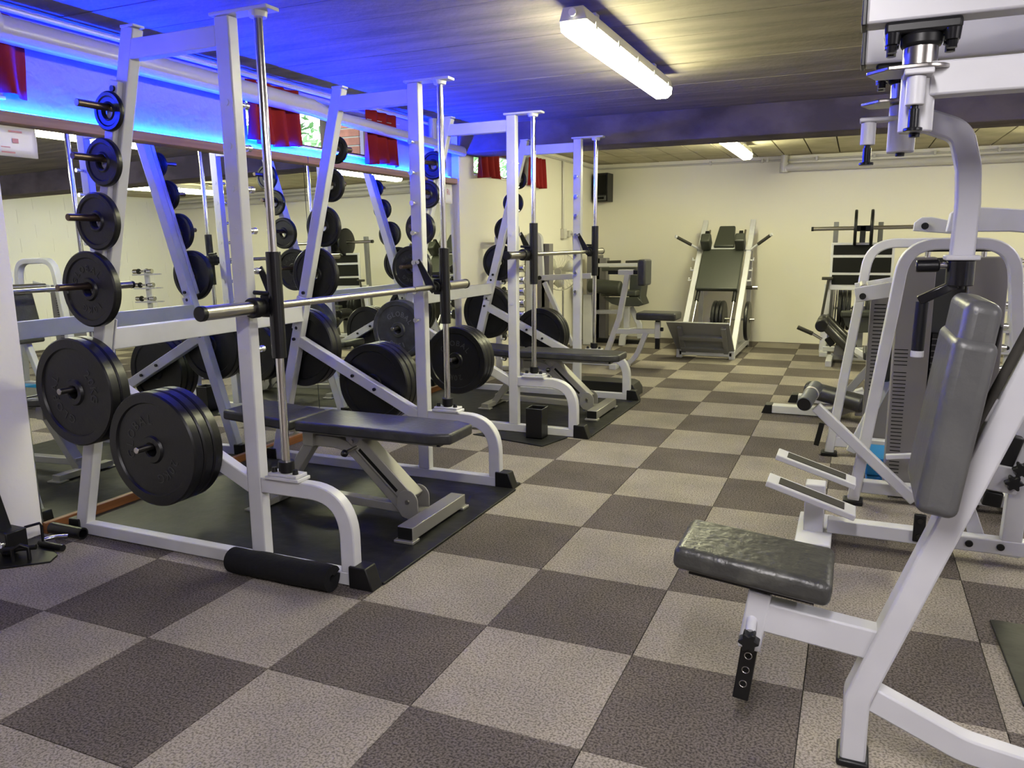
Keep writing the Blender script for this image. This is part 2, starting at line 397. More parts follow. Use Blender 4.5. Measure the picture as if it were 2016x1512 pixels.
# ------------------------------------------------------------------ pipes
t = thing('drain_pipe', 'thick white drain pipe running along the wall under the blue ceiling', 'pipe', (-2.14, 1, 2.1))
obj('pipe', B().cyl((-2.14, YF, 2.17), (-2.14, 2.02, 2.115), .054, 24), 'pvc', t)
obj('reducer', B().cyl((-2.14, 2.02, 2.115), (-2.14, 2.20, 2.09), .054, 24, .040), 'pvc', t)
obj('pipe', B().cyl((-2.14, 2.20, 2.09), (-2.14, 4.12, 2.05), .040, 24), 'pvc', t)
obj('riser', B().cyl((-2.16, 3.62, 2.05), (-2.16, 3.62, CE), .034, 18), 'pvc', t)
obj('clamp', B().cyl((-2.14, -.02, 2.145), (-2.14, .02, 2.144), .059, 24), 'pvc', t)
tag(obj('heating_pipe', B().pipe([(-2.21, -1, 2.235), (-2.21, 4.1, 2.225)], .012, 10), 'pvc'), 'thin pale pipe close to the ceiling above the drain pipe', 'pipe')
t = thing('waste_pipe', 'white waste pipe running along the back wall to the right', 'pipe', (.2, 7.98, 2.12))
obj('pipe', B().cyl((.19, 7.985, 2.115), (5.2, 7.985, 2.115), .048, 22), 'pvc', t)
obj('elbow', B().cyl((.20, 7.985, 2.06), (.20, 7.985, 2.17), .050, 22), 'pvc', t)
obj('drop', B().cyl((.20, 7.985, 2.165), (.20, 7.985, CE), .040, 18), 'pvc', t)
t = thing('conduit', 'thin grey conduit clipped along the top of the back wall', 'pipe', (0, 8.03, 2.2))
obj('tube', B().pipe([(-2.16, 4.5, 2.215), (-2.155, 7.98, 2.205), (-2.1, 8.035, 2.205), (5.2, 8.035, 2.21)], .012, 8), 'pvc', t)
cl = obj('clip', B().box(-.012, .012, 8.015, 8.06, 2.19, 2.235), 'pvc', t)
for k in range(1, 8): share(cl, (-1.3+k*.62, 0, 0), t)
t = thing('power_conduit', 'vertical conduit with socket outlets on the cream wall behind the far rack', 'conduit', (-2.16, 6.9, 1.3))
obj('tube', B().cyl((-2.165, 6.75, 1.42), (-2.165, 6.75, 2.2), .016, 10), 'pvc', t)
obj('junction_box', B().box(-2.18, -2.13, 6.70, 6.80, 1.30, 1.42), 'pvc', t, bevel=.006)
obj('socket', B().box(-2.18, -2.135, 6.90, 7.0, 1.32, 1.40), 'pvc', t, bevel=.006)
obj('plug', B().cyl((-2.135, 6.95, 1.36), (-2.09, 6.95, 1.36), .02, 12), 'pvc', t)
obj('cord', B().pipe([(-2.11, 6.95, 1.34), (-2.10, 6.95, 1.1), (-2.05, 6.9, .8), (-2.0, 6.8, .3), (-2.0, 6.75, .012)], .006, 6), 'black', t)
# speaker
t = thing('loudspeaker', 'black loudspeaker hung high in the corner of the back wall', 'speaker', (-2.03, 7.9, 1.77))
obj('cabinet', B().prism([(-2.145, 7.84), (-1.935, 7.80), (-1.925, 8.02), (-2.145, 8.03)], 1.775, 2.135, 'Z'), 'black', t, bevel=.006)
obj('grille', B().obox((-2.04, 7.812, 1.99), (.17, .012, .24), rz=-.187), 'slot', t, bevel=.003)
obj('port_frame', B().obox((-2.04, 7.812, 1.82), (.17, .012, .06), rz=-.187), 'stack_dark', t, bevel=.003)
obj('port', B().obox((-2.04, 7.806, 1.82), (.12, .006, .03), rz=-.187), 'slot', t)
obj('bracket', B().box(-2.06, -2.0, 8.0, 8.06, 1.9, 1.96), 'black', t)

# posters on the mirror
def poster(y0, y1, z0, z1, label, marks):
    t = thing('poster', label, 'poster', (-2.215, (y0+y1)/2, z0))
    x0 = -2.206-(z0-.06)*math.tan(tilt)+.004; x1 = -2.206-(z1-.06)*math.tan(tilt)+.004
    n = 14; vs = [(x0+(x1-x0)*r/4+.0035*math.sin(i*1.1+r*.9)**2, y0+(y1-y0)*i/n, z0+(z1-z0)*r/4) for r in range(5) for i in range(n+1)]
    o = obj('sheet', B().add(vs, [(r*(n+1)+i, r*(n+1)+i+1, (r+1)*(n+1)+i+1, (r+1)*(n+1)+i) for r in range(4) for i in range(n)]), 'paper', t, sm=80)
    md = o.modifiers.new('s', 'SOLIDIFY'); md.thickness = .001
    for (a, b_, c, d) in marks:
        obj('print', B().box(x0+.0045, x0+.0050, y0+(y1-y0)*a, y0+(y1-y0)*b_, z0+(z1-z0)*c, z0+(z1-z0)*d), 'red_print', t)
poster(-.12, .205, 1.645, 1.768, 'crinkled glossy poster taped to the mirror at the left edge', [(.62, .8, .8, .86), (.66, .74, .45, .6), (.5, .68, .1, .15), (.5, .62, .28, .31)])
poster(3.80, 4.05, 1.60, 1.765, 'small white paper notice taped to the mirror by the cream wall', [(.1, .45, .82, .87), (.1, .3, .3, .34), (.1, .28, .15, .18)])
me = glyphs('Ri', .07, .0004); me.transform(Matrix.Rotation(math.pi/2, 4, 'Y') @ Matrix.Rotation(math.pi/2, 4, 'Z')); me.materials.append(MT['red_print'])
lt = bpy.data.objects.new('print', me); C.objects.link(lt); lt.parent = [o for o in bpy.data.objects if o.name.startswith('poster')][-1]
lt.location = Vector((-2.218, 3.97, 1.70)) - lt.parent.location

# ------------------------------------------------------------------ smith racks
YN, YC, YFAR = .100, .7525, 1.405
HOLES = [1.77, 1.62, 1.47, 1.32, 1.17, 1.02, .872]
def lean_x(z): return -2.04+.2754*(z-.055)
PEGS = [(1.785, .15), (1.60, .15), (1.378, .15), (1.112, .17)]
def make_rack(label):
    t = thing('smith_rack', label, 'squat rack', (-1.3, YC, 0), 'white smith racks')
    for s, yc in ((-1, YN), (1, YFAR)):
        yo = yc+s*.025                      # outer face
        obj('base_beam', B().box(-2.05, -.6, yc-.0245, yc+.0245, .004, .056), 'frame', t, bevel=.004)
        obj('foot_cap', B().prism([(-.602, 0), (-.497, 0), (-.527, .086), (-.602, .086)], yc-.034, yc+.034), 'black', t, bevel=.004)
        obj('foot_cap', B().prism([(-2.12, 0), (-2.045, 0), (-2.045, .07), (-2.11, .07)], yc-.032, yc+.032), 'black', t, bevel=.004)
        u = obj('upright', B().box(-1.065, -1.0, yc-.025, yc+.025, .054, 2.06), 'frame', t, bevel=.005)
        for z in HOLES:
            obj('hole_plug', B().cyl((-1.033, yo+s*.0005, z), (-1.033, yo+s*.003, z), .0125, 14), 'frame', u)
        for z in HOLES:
            yi = yc-s*.025
            p = obj('safety_pin', B().cyl((-1.028, yi, z), (-1.028, yi-s*.045, z), .009, 12), 'chrome_bright', t)
            obj('pin_head', B().cyl((-1.028, yi-s*.034, z), (-1.028, yi-s*.05, z), .0125, 12), 'chrome_bright', p)
        lp = obj('lean_post', B().rib([(lean_x(.05), .05), (lean_x(2.075), 2.075)], .062, yc, .05), 'frame', t, bevel=.005)
        obj('post_cap', B().box(lean_x(2.075)-.034, lean_x(2.075)+.034, yc-.027, yc+.027, 2.072, 2.082), 'frame', lp, bevel=.002)
        obj('top_beam', B().rib([(-1.50, 1.995), (-1.063, 1.997)], .072, yc, .048), 'frame', t, bevel=.004)
        br = obj('brace', B().rib([(-1.86, .735), (-1.04, .335)], .060, yc, .046), 'frame', t, bevel=.004)
        obj('front_leg', B().rib(fil([(-1.001, .352), (-.61, .352), (-.61, .052)], .17, 12), .062, yc, .0485), 'frame', t, bevel=.005)
        obj('top_plate', B().box(-1.08, -.822, yc-.034, yc+.034, 2.060, 2.073), 'frame', t, bevel=.003)
        g = obj('guide_rod', B().cyl((-.888, yc, .40), (-.888, yc, 2.06), .0155, 24), 'chrome', t)
        obj('flange', B().cyl((-.888, yc, 2.042), (-.888, yc, 2.061), .030, 24, .034), 'frame', g)
        rb = obj('rod_base', B().box(-.965, -.808, yc-.038, yc+.038, .383, .397).box(-.955, -.818, yc-.033, yc+.033, .397, .410), 'frame', t, bevel=.003)
        obj('collar', B().cyl((-.888, yc, .418), (-.888, yc, .455), .030, 24).cyl((-.888, yc, .405), (-.888, yc, .420), .024, 20), 'black', rb)
        for xx in (-.937, -.838): obj('bolt', B().cyl((xx, yc-.012, .409), (xx, yc-.012, .428), .012, 12, .009), 'black', rb)
        # weight pegs on the outer side
        rail = obj('peg_rail', B().rib([(lean_x(.985)-.012, .985), (lean_x(1.885)-.012, 1.885)], .046, yo+s*.0125, .025), 'frame', t, bevel=.004)
        obj('bolt', B().cyl((lean_x(1.86)-.012, yo+s*.025, 1.855), (lean_x(1.86)-.012, yo+s*.033, 1.855), .011, 14), 'black', rail)
        obj('bolt', B().cyl((lean_x(1.01)-.012, yo+s*.025, 1.005), (lean_x(1.01)-.012, yo+s*.033, 1.005), .011, 14), 'black', rail)
        for z, ln in PEGS:
            x = lean_x(z)-.008; obj('peg', B().cyl((x, yo+s*.02, z), (x, yo+s*(.025+ln), z), .0135, 18), 'peg_steel', t, bevel=.002)
        obj('peg', B().cyl((lean_x(.69), yo, .69), (lean_x(.69), yo+s*.16, .69), .0125, 18), 'steel', t, bevel=.002)
        obj('peg', B().cyl((-1.385, yo, .508), (-1.385, yo+s*.225, .508), .0125, 18), 'steel', t, bevel=.002)
        # inner bolts of plates and braces
        yi = yc-s*.025
        for (x, z) in ((lean_x(1.0)+.005, 1.0), (lean_x(.955), .955), (lean_x(.80), .80), (lean_x(.745)-.01, .735), (-1.47, .545), (-1.33, .477)):
            obj('bolt', B().cyl((x, yi, z), (x, yi-s*.010, z), .0095, 12), 'black', t)
    cb = obj('cross_beam', B().box(-1.838, -1.784, YN+.025, YFAR-.025, .838, .926), 'frame', t, bevel=.004)
    for s, y in ((1, YN+.026), (-1, YFAR-.026)):
        obj('end_plate', B().rib([(lean_x(.80), .79), (lean_x(.98), .975)], .066, y+s*.004, .008), 'frame', cb, bevel=.002)
    return t
r1 = make_rack('large white smith rack nearest the camera, its front foot beside the black foam roll')
R2 = Vector((.035, 2.455, 0))
dup(r1, R2, 'white smith rack farther back, next to the cream wall and the black box')

def make_bar(label, dz):
    t = thing('smith_bar', label, 'barbell', (-.93, YC, 1.043), 'smith bars')
    zb = 1.043; xb = -.932
    obj('shaft', B().cyl((xb, .03, zb), (xb, 1.475, zb), .0140, 24), 'steel', t)
    for yy in (.34, 1.16): obj('knurl_ring', B().cyl((xb, yy-.004, zb), (xb, yy+.004, zb), .0146, 24), 'chrome', t)
    for s, yc in ((-1, YN), (1, YFAR)):
        sl = obj('sleeve', B().cyl((xb, yc-s*.0, zb), (xb, yc+s*.315, zb), .0245, 28), 'steel', t)
        obj('sleeve_cap', B().cyl((xb, yc+s*.312, zb), (xb, yc+s*.332, zb), .0262, 28), 'black', sl, bevel=.003)
        obj('collar', B().cyl((xb, yc+s*.045, zb), (xb, yc+s*.085, zb), .037, 28).cyl((xb, yc-s*.03, zb), (xb, yc+s*.05, zb), .030, 24), 'black', t, bevel=.003)
        cr = obj('carriage', B().cyl((-.888, yc, .853), (-.888, yc, 1.243), .0272, 28), 'black_gloss', t, bevel=.002)
        obj('mount', B().box(xb-.012, -.885, yc-.022, yc+.022, 1.005, 1.085), 'black', cr, bevel=.004)
        yi = yc-s*.062
        obj('lock_arm', B().prism([(-1.018, 1.176), (-.998, 1.19), (-.918, 1.065), (-.905, 1.03), (-.93, 1.012), (-.965, 1.05)], yi-.004, yi+.004), 'black', t, bevel=.002)
        obj('hook_pin', B().cyl((-1.004, yi-s*.010, 1.172), (-1.004, yi+s*.02, 1.172), .0095, 14), 'chrome_bright', t)
        obj('trigger', B().cyl((-.97, yc+s*.02, 1.095), (-.90, yc+s*.02, 1.092), .008, 10), 'black', t)
    t.location.z += dz
    return t
b1 = make_bar('steel smith bar with black guide sleeves on the nearest rack', 0)
dup(b1, R2+Vector((0, 0, .145)), 'steel smith bar with black guide sleeves on the farther rack')

# ------------------------------------------------------------------ weight plates
def plate_mesh(R, th, hub, lipr, m, text, mt, tsize, side):
    "plate axis along Y, centre at origin; side = lettering face direction"
    h = th/2; rec = min(.35*h, .008); ri = R*lipr; hole = .0265
    prof = [(R-.006, -h), (R, -h+.006), (R, h-.006), (R-.006, h), (ri+.005, h), (ri, h-rec), (hub+.006, h-rec), (hub, h+.001), (hole+.004, h+.001), (hole, h-.003),
            (hole, -h+.003), (hole+.004, -h-.001), (hub, -h-.001), (hub+.006, -h+rec), (ri, -h+rec), (ri+.005, -h)]
    b = B().lathe(prof, (0,0,0), 'Y', 56)
    me = bpy.data.meshes.new('plate'); me.from_pydata(b.v, [], b.f); bm = bmesh.new(); bm.from_mesh(me); bmesh.ops.recalc_face_normals(bm, faces=bm.faces); bm.to_mesh(me); bm.free()
    me.materials.append(MT[m]); me.shade_smooth(); me.set_sharp_from_angle(angle=math.radians(35))
    tm = []
    rt = (ri+hub)/2
    for word, a0, step in (text or []):
        bm = bmesh.new()
        for k, ch in enumerate(word):
            a = a0 - (k-(len(word)-1)/2)*step
            g = glyphs(ch, tsize, .0018)
            Mx = Matrix.Rotation(-(a-math.pi/2), 4, 'Y') @ Matrix.Translation((0, -(h-rec), rt)) @ Matrix.Rotation(math.pi/2, 4, 'X')
            if side > 0: Mx = Matrix.Rotation(math.pi, 4, 'Z') @ Mx
            g.transform(Mx); bm.from_mesh(g); bpy.data.meshes.remove(g)
        w_ = bpy.data.meshes.new('lettering'); bm.to_mesh(w_); bm.free(); w_.materials.append(MT[mt]); tm.append(w_)
    return me, tm
TP = math.pi/2
KIND = {}
def kind(key, *a): KIND[key] = {s: plate_mesh(*a, s) for s in (-1, 1)}
kind('s1', .074, .020, .030, .70, 'rubber', None, '', 0)
kind('s2', .091, .026, .034, .74, 'rubber', None, '', 0)
kind('s3', .1125, .030, .036, .78, 'rubber', None, '', 0)
kind('k10', .152, .036, .042, .80, 'rubber', [('GLOBAL', TP, .40), ('10KG', -TP, -.36)][:1]+[('10KG', -TP-.05, .36)], 'letters', .038)
kind('k15', .205, .040, .050, .82, 'rubber_old', [('GLOBAL', TP-.2, .34), ('15KG', -TP-.1, .30)], 'letters_old', .050)
kind('k20', .226, .046, .050, .80, 'rubber', [('GLOBAL', TP+.9, .36), ('20KG', -TP+.75, .30)], 'letters', .052)
def plate(k, x, yc, z, s, rot, label, group):
    me, tm = KIND[k][s]
    o = bpy.data.objects.new('weight_plate', me); C.objects.link(o); o.location = (x, yc, z); o.rotation_euler = (0, rot, 0)
    tag(o, label, 'weight plate', group)
    for w_ in tm:
        c = bpy.data.objects.new('lettering', w_); C.objects.link(c); c.parent = o
    return o
TH = {'s1': .020, 's2': .026, 's3': .030, 'k10': .036, 'k15': .040, 'k20': .046}
RKN = ('nearer', 'farther'); FRN = ('near', 'far')
for ri, off in enumerate((Vector((0,0,0)), R2)):
    for fi, (s, yf) in enumerate(((-1, YN-.025), (1, YFAR+.025))):
        where = "on the %s rack's %s side frame" % (RKN[ri], FRN[fi]); grp = 'weight plates ' + where
        ks = ('s1', 's2', 's3', 'k10') if not (ri == 1 and fi == 0) else ('s2', 's2', 's3', 'k10')
        nm = ('smallest black plate, top peg ', 'small black plate, second peg down ', 'medium black plate, third peg down ', 'black 10KG plate, fourth peg down ')
        for q, k in enumerate(ks):
            z, ln = PEGS[q]; x = lean_x(z)-.008
            yy = yf+s*(.025+.003+TH[k]/2)
            plate(k, x+off.x, yy+off.y, z-.0130, s, random.uniform(-.25, .25), nm[q]+where, grp)
        # fifth peg: two big plates (old 15KG pair on the farther rack)
        k5 = 'k15' if (ri == 1 and fi == 0) else 'k20'
        for q in range(2):
            yy = yf+s*(.006+TH[k5]*(q+.5)+q*.002)
            plate(k5, lean_x(.69)+off.x, yy+off.y, .69-.0140, s, random.uniform(-.3, .3) if k5 == 'k15' else random.uniform(-1.2, 1.2),
                  ('worn black 15KG' if k5 == 'k15' else 'big black')+(' inner plate, fifth peg ', ' outer plate, fifth peg ')[q]+where, grp)
        for q in range(3):
            yy = yf+s*(.012+TH['k20']*(q+.5)+q*.004)
            plate('k20', -1.385+off.x, yy+off.y, .508-.0140, s, (0, .4, 0)[q] if ri == 0 else .9, 'big black 20KG '+('inner', 'middle', 'outer')[q]+' plate on lowest brace peg '+where, grp)

# ------------------------------------------------------------------ rubber mats
tag(obj('rubber_mat', B().prism([(-2.185, .137), (-.492, .137), (-.48, 1.368), (-2.185, 1.368)], .0005, .011, 'Z'), 'mat_rubber', bevel=.003), 'black rubber floor mat under the nearer rack and bench', 'mat')
tag(obj('rubber_mat', B().prism([(-2.185, 2.592), (-.462, 2.592), (-.45, 3.823), (-2.185, 3.823)], .0005, .011, 'Z'), 'mat_rubber', bevel=.003), 'black rubber floor mat under the farther rack and bench', 'mat')

tag(obj('rubber_strip', B().box(-1.15, -.50, 1.436, 1.475, .0005, .012), 'mat_rubber', bevel=.002), 'narrow black rubber strip behind the far foot beam of the nearer rack', 'mat')

# ------------------------------------------------------------------ benches
def cushion(b0, name, m, t, bevel, seg=4):
    return obj(name, b0, m, t, bevel=bevel, seg=seg, sm=70)
def make_bench(label):
    yc = .76
    t = thing('adjustable_bench', label, 'bench', (-1.1, yc, 0), 'adjustable benches under the bars')
    cushion(B().add([(x, y, z) for z in (.418, .468) for x, y in ((-1.27, yc-.145), (-.555, yc-.145), (-.472, yc-.105), (-.472, yc+.105), (-.555, yc+.145), (-1.27, yc+.145))],
            [(5,4,3,2,1,0), (6,7,8,9,10,11)]+[(k, (k+1)%6, 6+(k+1)%6, 6+k) for k in range(6)]), 'back_pad', 'leather', t, .012)
    cushion(B().obox((-1.495, yc, .452), (.40, .29, .05), ry=.06), 'seat_pad', 'leather', t, .014)
    obj('pad_rail', B().box(-1.25, -.56, yc-.075, yc+.075, .395, .418), 'silver', t, bevel=.003)
    obj('rail_cap', B().box(-.562, -.545, yc-.073, yc+.073, .396, .417), 'black', t)
    obj('seat_rail', B().obox((-1.47, yc, .415), (.32, .06, .03), ry=.06), 'silver', t, bevel=.003)
    obj('spine', B().rib(fil([(-1.30, .352), (-1.06, .352), (-.77, .075)], .22, 10), .056, yc, .06), 'silver', t, bevel=.004)
    obj('hinge_block', B().box(-1.30, -1.24, yc-.05, yc+.05, .325, .41), 'silver', t, bevel=.003)
    st = obj('strut', B().rib([(-1.015, .382), (-.725, .118)], .072, yc, .085), 'silver', t, bevel=.004)
    obj('groove', B().rib([(-.985, .335), (-.79, .158)], .016, yc-.0431, .002), 'slot', st)
    for s in (-1, 1):
        obj('lug', B().prism([(-1.06, .40), (-.985, .40), (-.985, .372), (-1.02, .342), (-1.055, .372)], yc+s*.040-.004, yc+s*.040+.004), 'silver', t, bevel=.003)
        obj('pivot_bolt', B().cyl((-1.022, yc+s*.044, .37), (-1.022, yc+s*.053, .37), .010, 14), 'steel', t)
        bp = obj('foot_bracket', B().prism([(-.775+.055*math.cos(a)+.045, .118+.055*math.sin(a)) for a in [math.radians(d) for d in range(-10, 191, 20)]] + [(-.79, .085), (-.76, .045), (-.70, .028), (-.675, .028)], yc+s*.052-.003, yc+s*.052+.003), 'silver', t, bevel=.002)
        obj('bolt', B().cyl((-.728, yc+s*.055, .118), (-.728, yc+s*.063, .118), .010, 14), 'steel', bp)
    obj('adjust_pin', B().cyl((-1.0, yc-.04, .345), (-1.005, yc-.115, .338), .008, 12), 'steel', t)
    k = obj('pin_knob', B().lathe([(.0001, -.018), (.012, -.014), (.018, 0), (.012, .014), (.0001, .018)], (-1.005, yc-.128, .336), 'Y', 18), 'black_gloss', t, sm=80)
    obj('foot_link', B().box(-.76, -.62, yc-.035, yc+.035, .030, .075), 'silver', t, bevel=.003)
    fb = obj('foot_bar', B().box(-.665, -.59, yc-.245, yc+.245, .022, .080), 'silver', t, bevel=.003)
    for s in (-1, 1):
        obj('end_cap', B().box(-.662, -.593, yc+s*.246-.003, yc+s*.246+.003, .025, .077), 'black', fb)
        obj('foot_plate', B().box(-.675, -.58, yc+s*.235-.03, yc+s*.235+.03, .011, .024), 'silver', fb, bevel=.003)
    obj('rear_leg', B().rib([(-1.26, .36), (-1.50, .03)], .05, yc, .06), 'silver', t, bevel=.004)
    rb = obj('rear_bar', B().box(-1.54, -1.48, yc-.17, yc+.17, .016, .05), 'silver', t, bevel=.003)
    for s in (-1, 1): obj('foot_plate', B().box(-1.56, -1.46, yc+s*.16-.03, yc+s*.16+.03, .011, .020), 'silver', rb, bevel=.002)
    obj('lower_tube', B().rib([(-1.49, .085), (-.76, .070)], .040, yc+.0, .05), 'silver', t, bevel=.003)
    return t
bn = make_bench('black padded adjustable bench with silver frame under the nearer bar')
dup(bn, (.03, 2.50, 0), 'black padded adjustable bench with silver frame under the farther bar')

# ------------------------------------------------------------------ small things around the racks
p0, p1 = at(458, 1118, Y=.018), at(652, 1140, Y=.018)
t = thing('foam_roll', 'black foam barbell pad lying on the carpet against the nearer rack', 'foam roll', ((p0.x+p1.x)/2, .018, 0))
b = B(); n = 24; nl = 14; R0, R1 = .050, .014; yc = .018; zc = .052; vs = []
for i in range(nl+1):
    x = p0.x+.005+(p1.x-p0.x)*i/nl
    for rr in (R0, R1):
        for k in range(n+1):
            a = .35+(2*math.pi-.30)*k/n; q = rr*(1+(.03*math.sin(3*a+i*.9)+.02*math.sin(i*1.7)) if rr == R0 else 1)
            vs.append((x, yc+q*math.cos(a), zc+q*math.sin(a)))
m_ = 2*(n+1); fs = []
for i in range(nl):
    for k in range(n):
        fs += [(i*m_+k, i*m_+k+1, (i+1)*m_+k+1, (i+1)*m_+k), (i*m_+n+1+k, (i+1)*m_+n+1+k, (i+1)*m_+n+2+k, i*m_+n+2+k)]
    for k in (0, n): fs.append((i*m_+k, (i+1)*m_+k, (i+1)*m_+n+1+k, i*m_+n+1+k))
for i in (0, nl): fs += [(i*m_+k, i*m_+k+1, i*m_+n+2+k, i*m_+n+1+k) for k in range(n)]
mat('foam', (.004, .004, .005), .8, spec=.3, bump=(45, .5, .006))
obj('foam', b.add(vs, fs), 'foam', t, sm=60)
# chalk box on its little mat
tag(obj('rubber_mat', B().prism([(-1.22, 2.36), (-.672, 2.235), (-.60, 2.51), (-1.10, 2.51)], .0005, .008, 'Z'), 'mat_rubber', bevel=.002), 'small black rubber mat under the square black box', 'mat')
t = thing('square_bin', 'open square black metal box standing on a small mat', 'box', (-.79, 2.44, .008))
b = B(); x0, x1, y0, y1, z0, z1, th = -.845, -.735, 2.385, 2.495, .008, .205, .004
b.box(x0, x1, y0, y1, z0, z0+.006)
for a in ((x0, x0+th, y0, y1), (x1-th, x1, y0, y1), (x0+th, x1-th, y0, y0+th), (x0+th, x1-th, y1-th, y1)): b.box(*a, z0, z1)
obj('walls', b, 'black', t)
obj('rim', B().pipe([(x0, y0, z1), (x1, y0, z1), (x1, y1, z1), (x0, y1, z1)], .003, 6, True), 'stack_dark', t)
# hand grips by the left pier
tag(obj('rubber_sleeve', B().lathe([(.026, -.10), (.026, .095), (.020, .095), (.020, -.10)], (-2.075, .035, .027), 'X', 24), 'rubber'), 'short hollow black rubber sleeve lying at the rack foot', 'sleeve')
t = thing('cable_handle', 'bent chrome cable handle with black grip on the carpet', 'handle', (-2.0, -.06, 0))
obj('rod', B().pipe([(-2.03, .0, .02), (-2.06, -.03, .025), (-2.085, -.06, .022), (-2.085, -.085, .018), (-2.06, -.10, .018)], .009, 12), 'chrome', t, sm=60)
obj('grip', B().pipe([(-2.075, -.094, .018), (-2.04, -.103, .018), (-1.93, -.10, .018)], .0145, 14), 'rubber', t, sm=60)
# floor bracket at far left
t = thing('floor_bracket', 'black steel plate with upright and pin bracket at the far left', 'bracket', (-2.05, -.22, 0))
obj('plate', B().prism([(-2.40, -.40), (-1.99, -.315), (-1.872, -.20), (-1.91, -.14), (-2.12, -.04), (-2.19, -.06), (-2.2, -.3)], .001, .008, 'Z'), 'black', t, bevel=.002)
obj('upright', B().bar((-2.10, -.21, .01), (-2.16, -.24, .34), .05, .05), 'black', t, bevel=.004)
obj('lug', B().box(-2.14, -2.04, -.26, -.17, .03, .12), 'black', t, bevel=.005)
obj('pin', B().cyl((-2.06, -.275, .075), (-2.06, -.25, .075), .014, 14), 'chrome_bright', t)
obj('hook', B().pipe([(-2.10, -.14, .10), (-2.06, -.10, .11), (-2.05, -.10, .10), (-2.05, -.10, .008)], .006, 8), 'black', t)
obj('eye', B().pipe([(-2.01, -.26, .008), (-2.01, -.26, .06), (-1.99, -.24, .075), (-1.97, -.22, .06), (-1.97, -.22, .008)], .008, 8), 'black', t)
obj('cross_pin', B().cyl((-2.05, -.27, .055), (-1.95, -.2, .058), .011, 12), 'black', t)
# black foam wedge behind the far rack foot
o = obj('foam_step', B().prism([(-1.06, 0), (-.53, 0), (-.535, .06), (-.56, .10), (-.60, .115), (-1.06, .115)], 3.99, 4.22), 'rubber', bevel=.006, seg=3)
tag(o, 'low black rounded foam step on the carpet behind the farther rack', 'step')

# ------------------------------------------------------------------ chest fly machine, nearest on the right
YA = -.27
t = thing('chest_fly_machine', 'white chest fly machine with black seat and backrest, nearest on the right', 'gym machine', (1.2, YA, 0))
obj('mast', B().rib(fil([(1.130, .012), (1.130, .175), (1.345, .800), (1.475, 1.178), (1.64, 1.66)], .06, 5), .058, YA, .075), 'frame', t, bevel=.006)
fc = obj('foot_cap', B().box(1.093, 1.167, YA-.047, YA+.047, 0, .02), 'black', t, bevel=.008, seg=3)
obj('rear_brace', B().rib(fil([(1.150, .185), (1.36, .098), (1.50, .078), (2.0, .060)], .2, 6), .062, YA, .05), 'frame', t, bevel=.005)
obj('cross_foot', B().box(1.96, 2.03, YA-.4, YA+.4, 0, .06), 'frame', t, bevel=.005)
obj('rear_upright', B().box(1.97, 2.03, YA-.035, YA+.035, .05, 1.7), 'frame', t, bevel=.005)
a, c = at(1498, 1212, Y=YA-.02), at(1728, 1272, Y=YA-.02)
obj('seat_tube', B().rib([(a.x, a.z), (c.x, c.z)], .078, YA, .055), 'frame', t, bevel=.005)
q0, q1, q2, q3 = at(1503, 1138, Y=YA), at(1499, 1158, Y=YA), at(1476, 1268, Y=YA), at(1459, 1368, Y=YA)
sp = obj('seat_sleeve', B().rib([(q1.x, q1.z), (q2.x, q2.z)], .055, YA, .062), 'frame', t, bevel=.005)
st = obj('seat_post', B().rib([(q0.x, q0.z+.03), (q3.x, q3.z)], .040, YA, .046), 'black', t, bevel=.003)
for k in range(4):
    u = .50+.12*k; cx, cz = q0.x+(q3.x-q0.x)*u, q0.z+(q3.z-q0.z)*u
    obj('hole', B().cyl((cx, YA-.0235, cz), (cx, YA-.0242, cz), .008, 14), 'slot', st)
    obj('hole_ring', B().pipe([(cx+.009*math.cos(h*.524), YA-.0240, cz+.009*math.sin(h*.524)) for h in range(12)], .0012, 6, True), 'steel', st)
kc = at(1478, 1240, Y=YA-.05)
obj('knob_stem', B().cyl((kc.x, YA-.02, kc.z+.02), (kc.x, YA-.066, kc.z), .013, 16), 'frame', t)
kb = B(); n = 40
kb.prism([(kc.x+(.021+.0045*math.cos(6*2*math.pi*k/n))*math.cos(2*math.pi*k/n), kc.z-.014+(.021+.0045*math.cos(6*2*math.pi*k/n))*math.sin(2*math.pi*k/n)) for k in range(n)], YA-.095, YA-.064)
obj('star_knob', kb, 'black', t, bevel=.004, sm=60)
# seat: wedge-shaped cushion tilted a little back
def slab(c, sx, sy, sz, ry, taper=1, n=1):
    b_ = B(); Mx = Matrix.Rotation(ry, 3, 'Y'); c = Vector(c); vs = []
    for z in (-sz/2, sz/2):
        for x, y in ((-sx/2, -sy/2*taper), (sx/2, -sy/2), (sx/2, sy/2), (-sx/2, sy/2*taper)): vs.append(c+Mx @ Vector((x, y, z)))
    return b_.add(vs, [(3,2,1,0), (4,5,6,7), (0,1,5,4), (1,2,6,5), (2,3,7,6), (3,0,4,7)])
cushion(slab((.872, -.225, .466), .375, .255, .062, .10, .92), 'seat', 'leather_worn', t, .020, 5)
obj('seat_plate', B().obox((.872, -.225, .428), (.30, .18, .012), ry=.10), 'black', t)
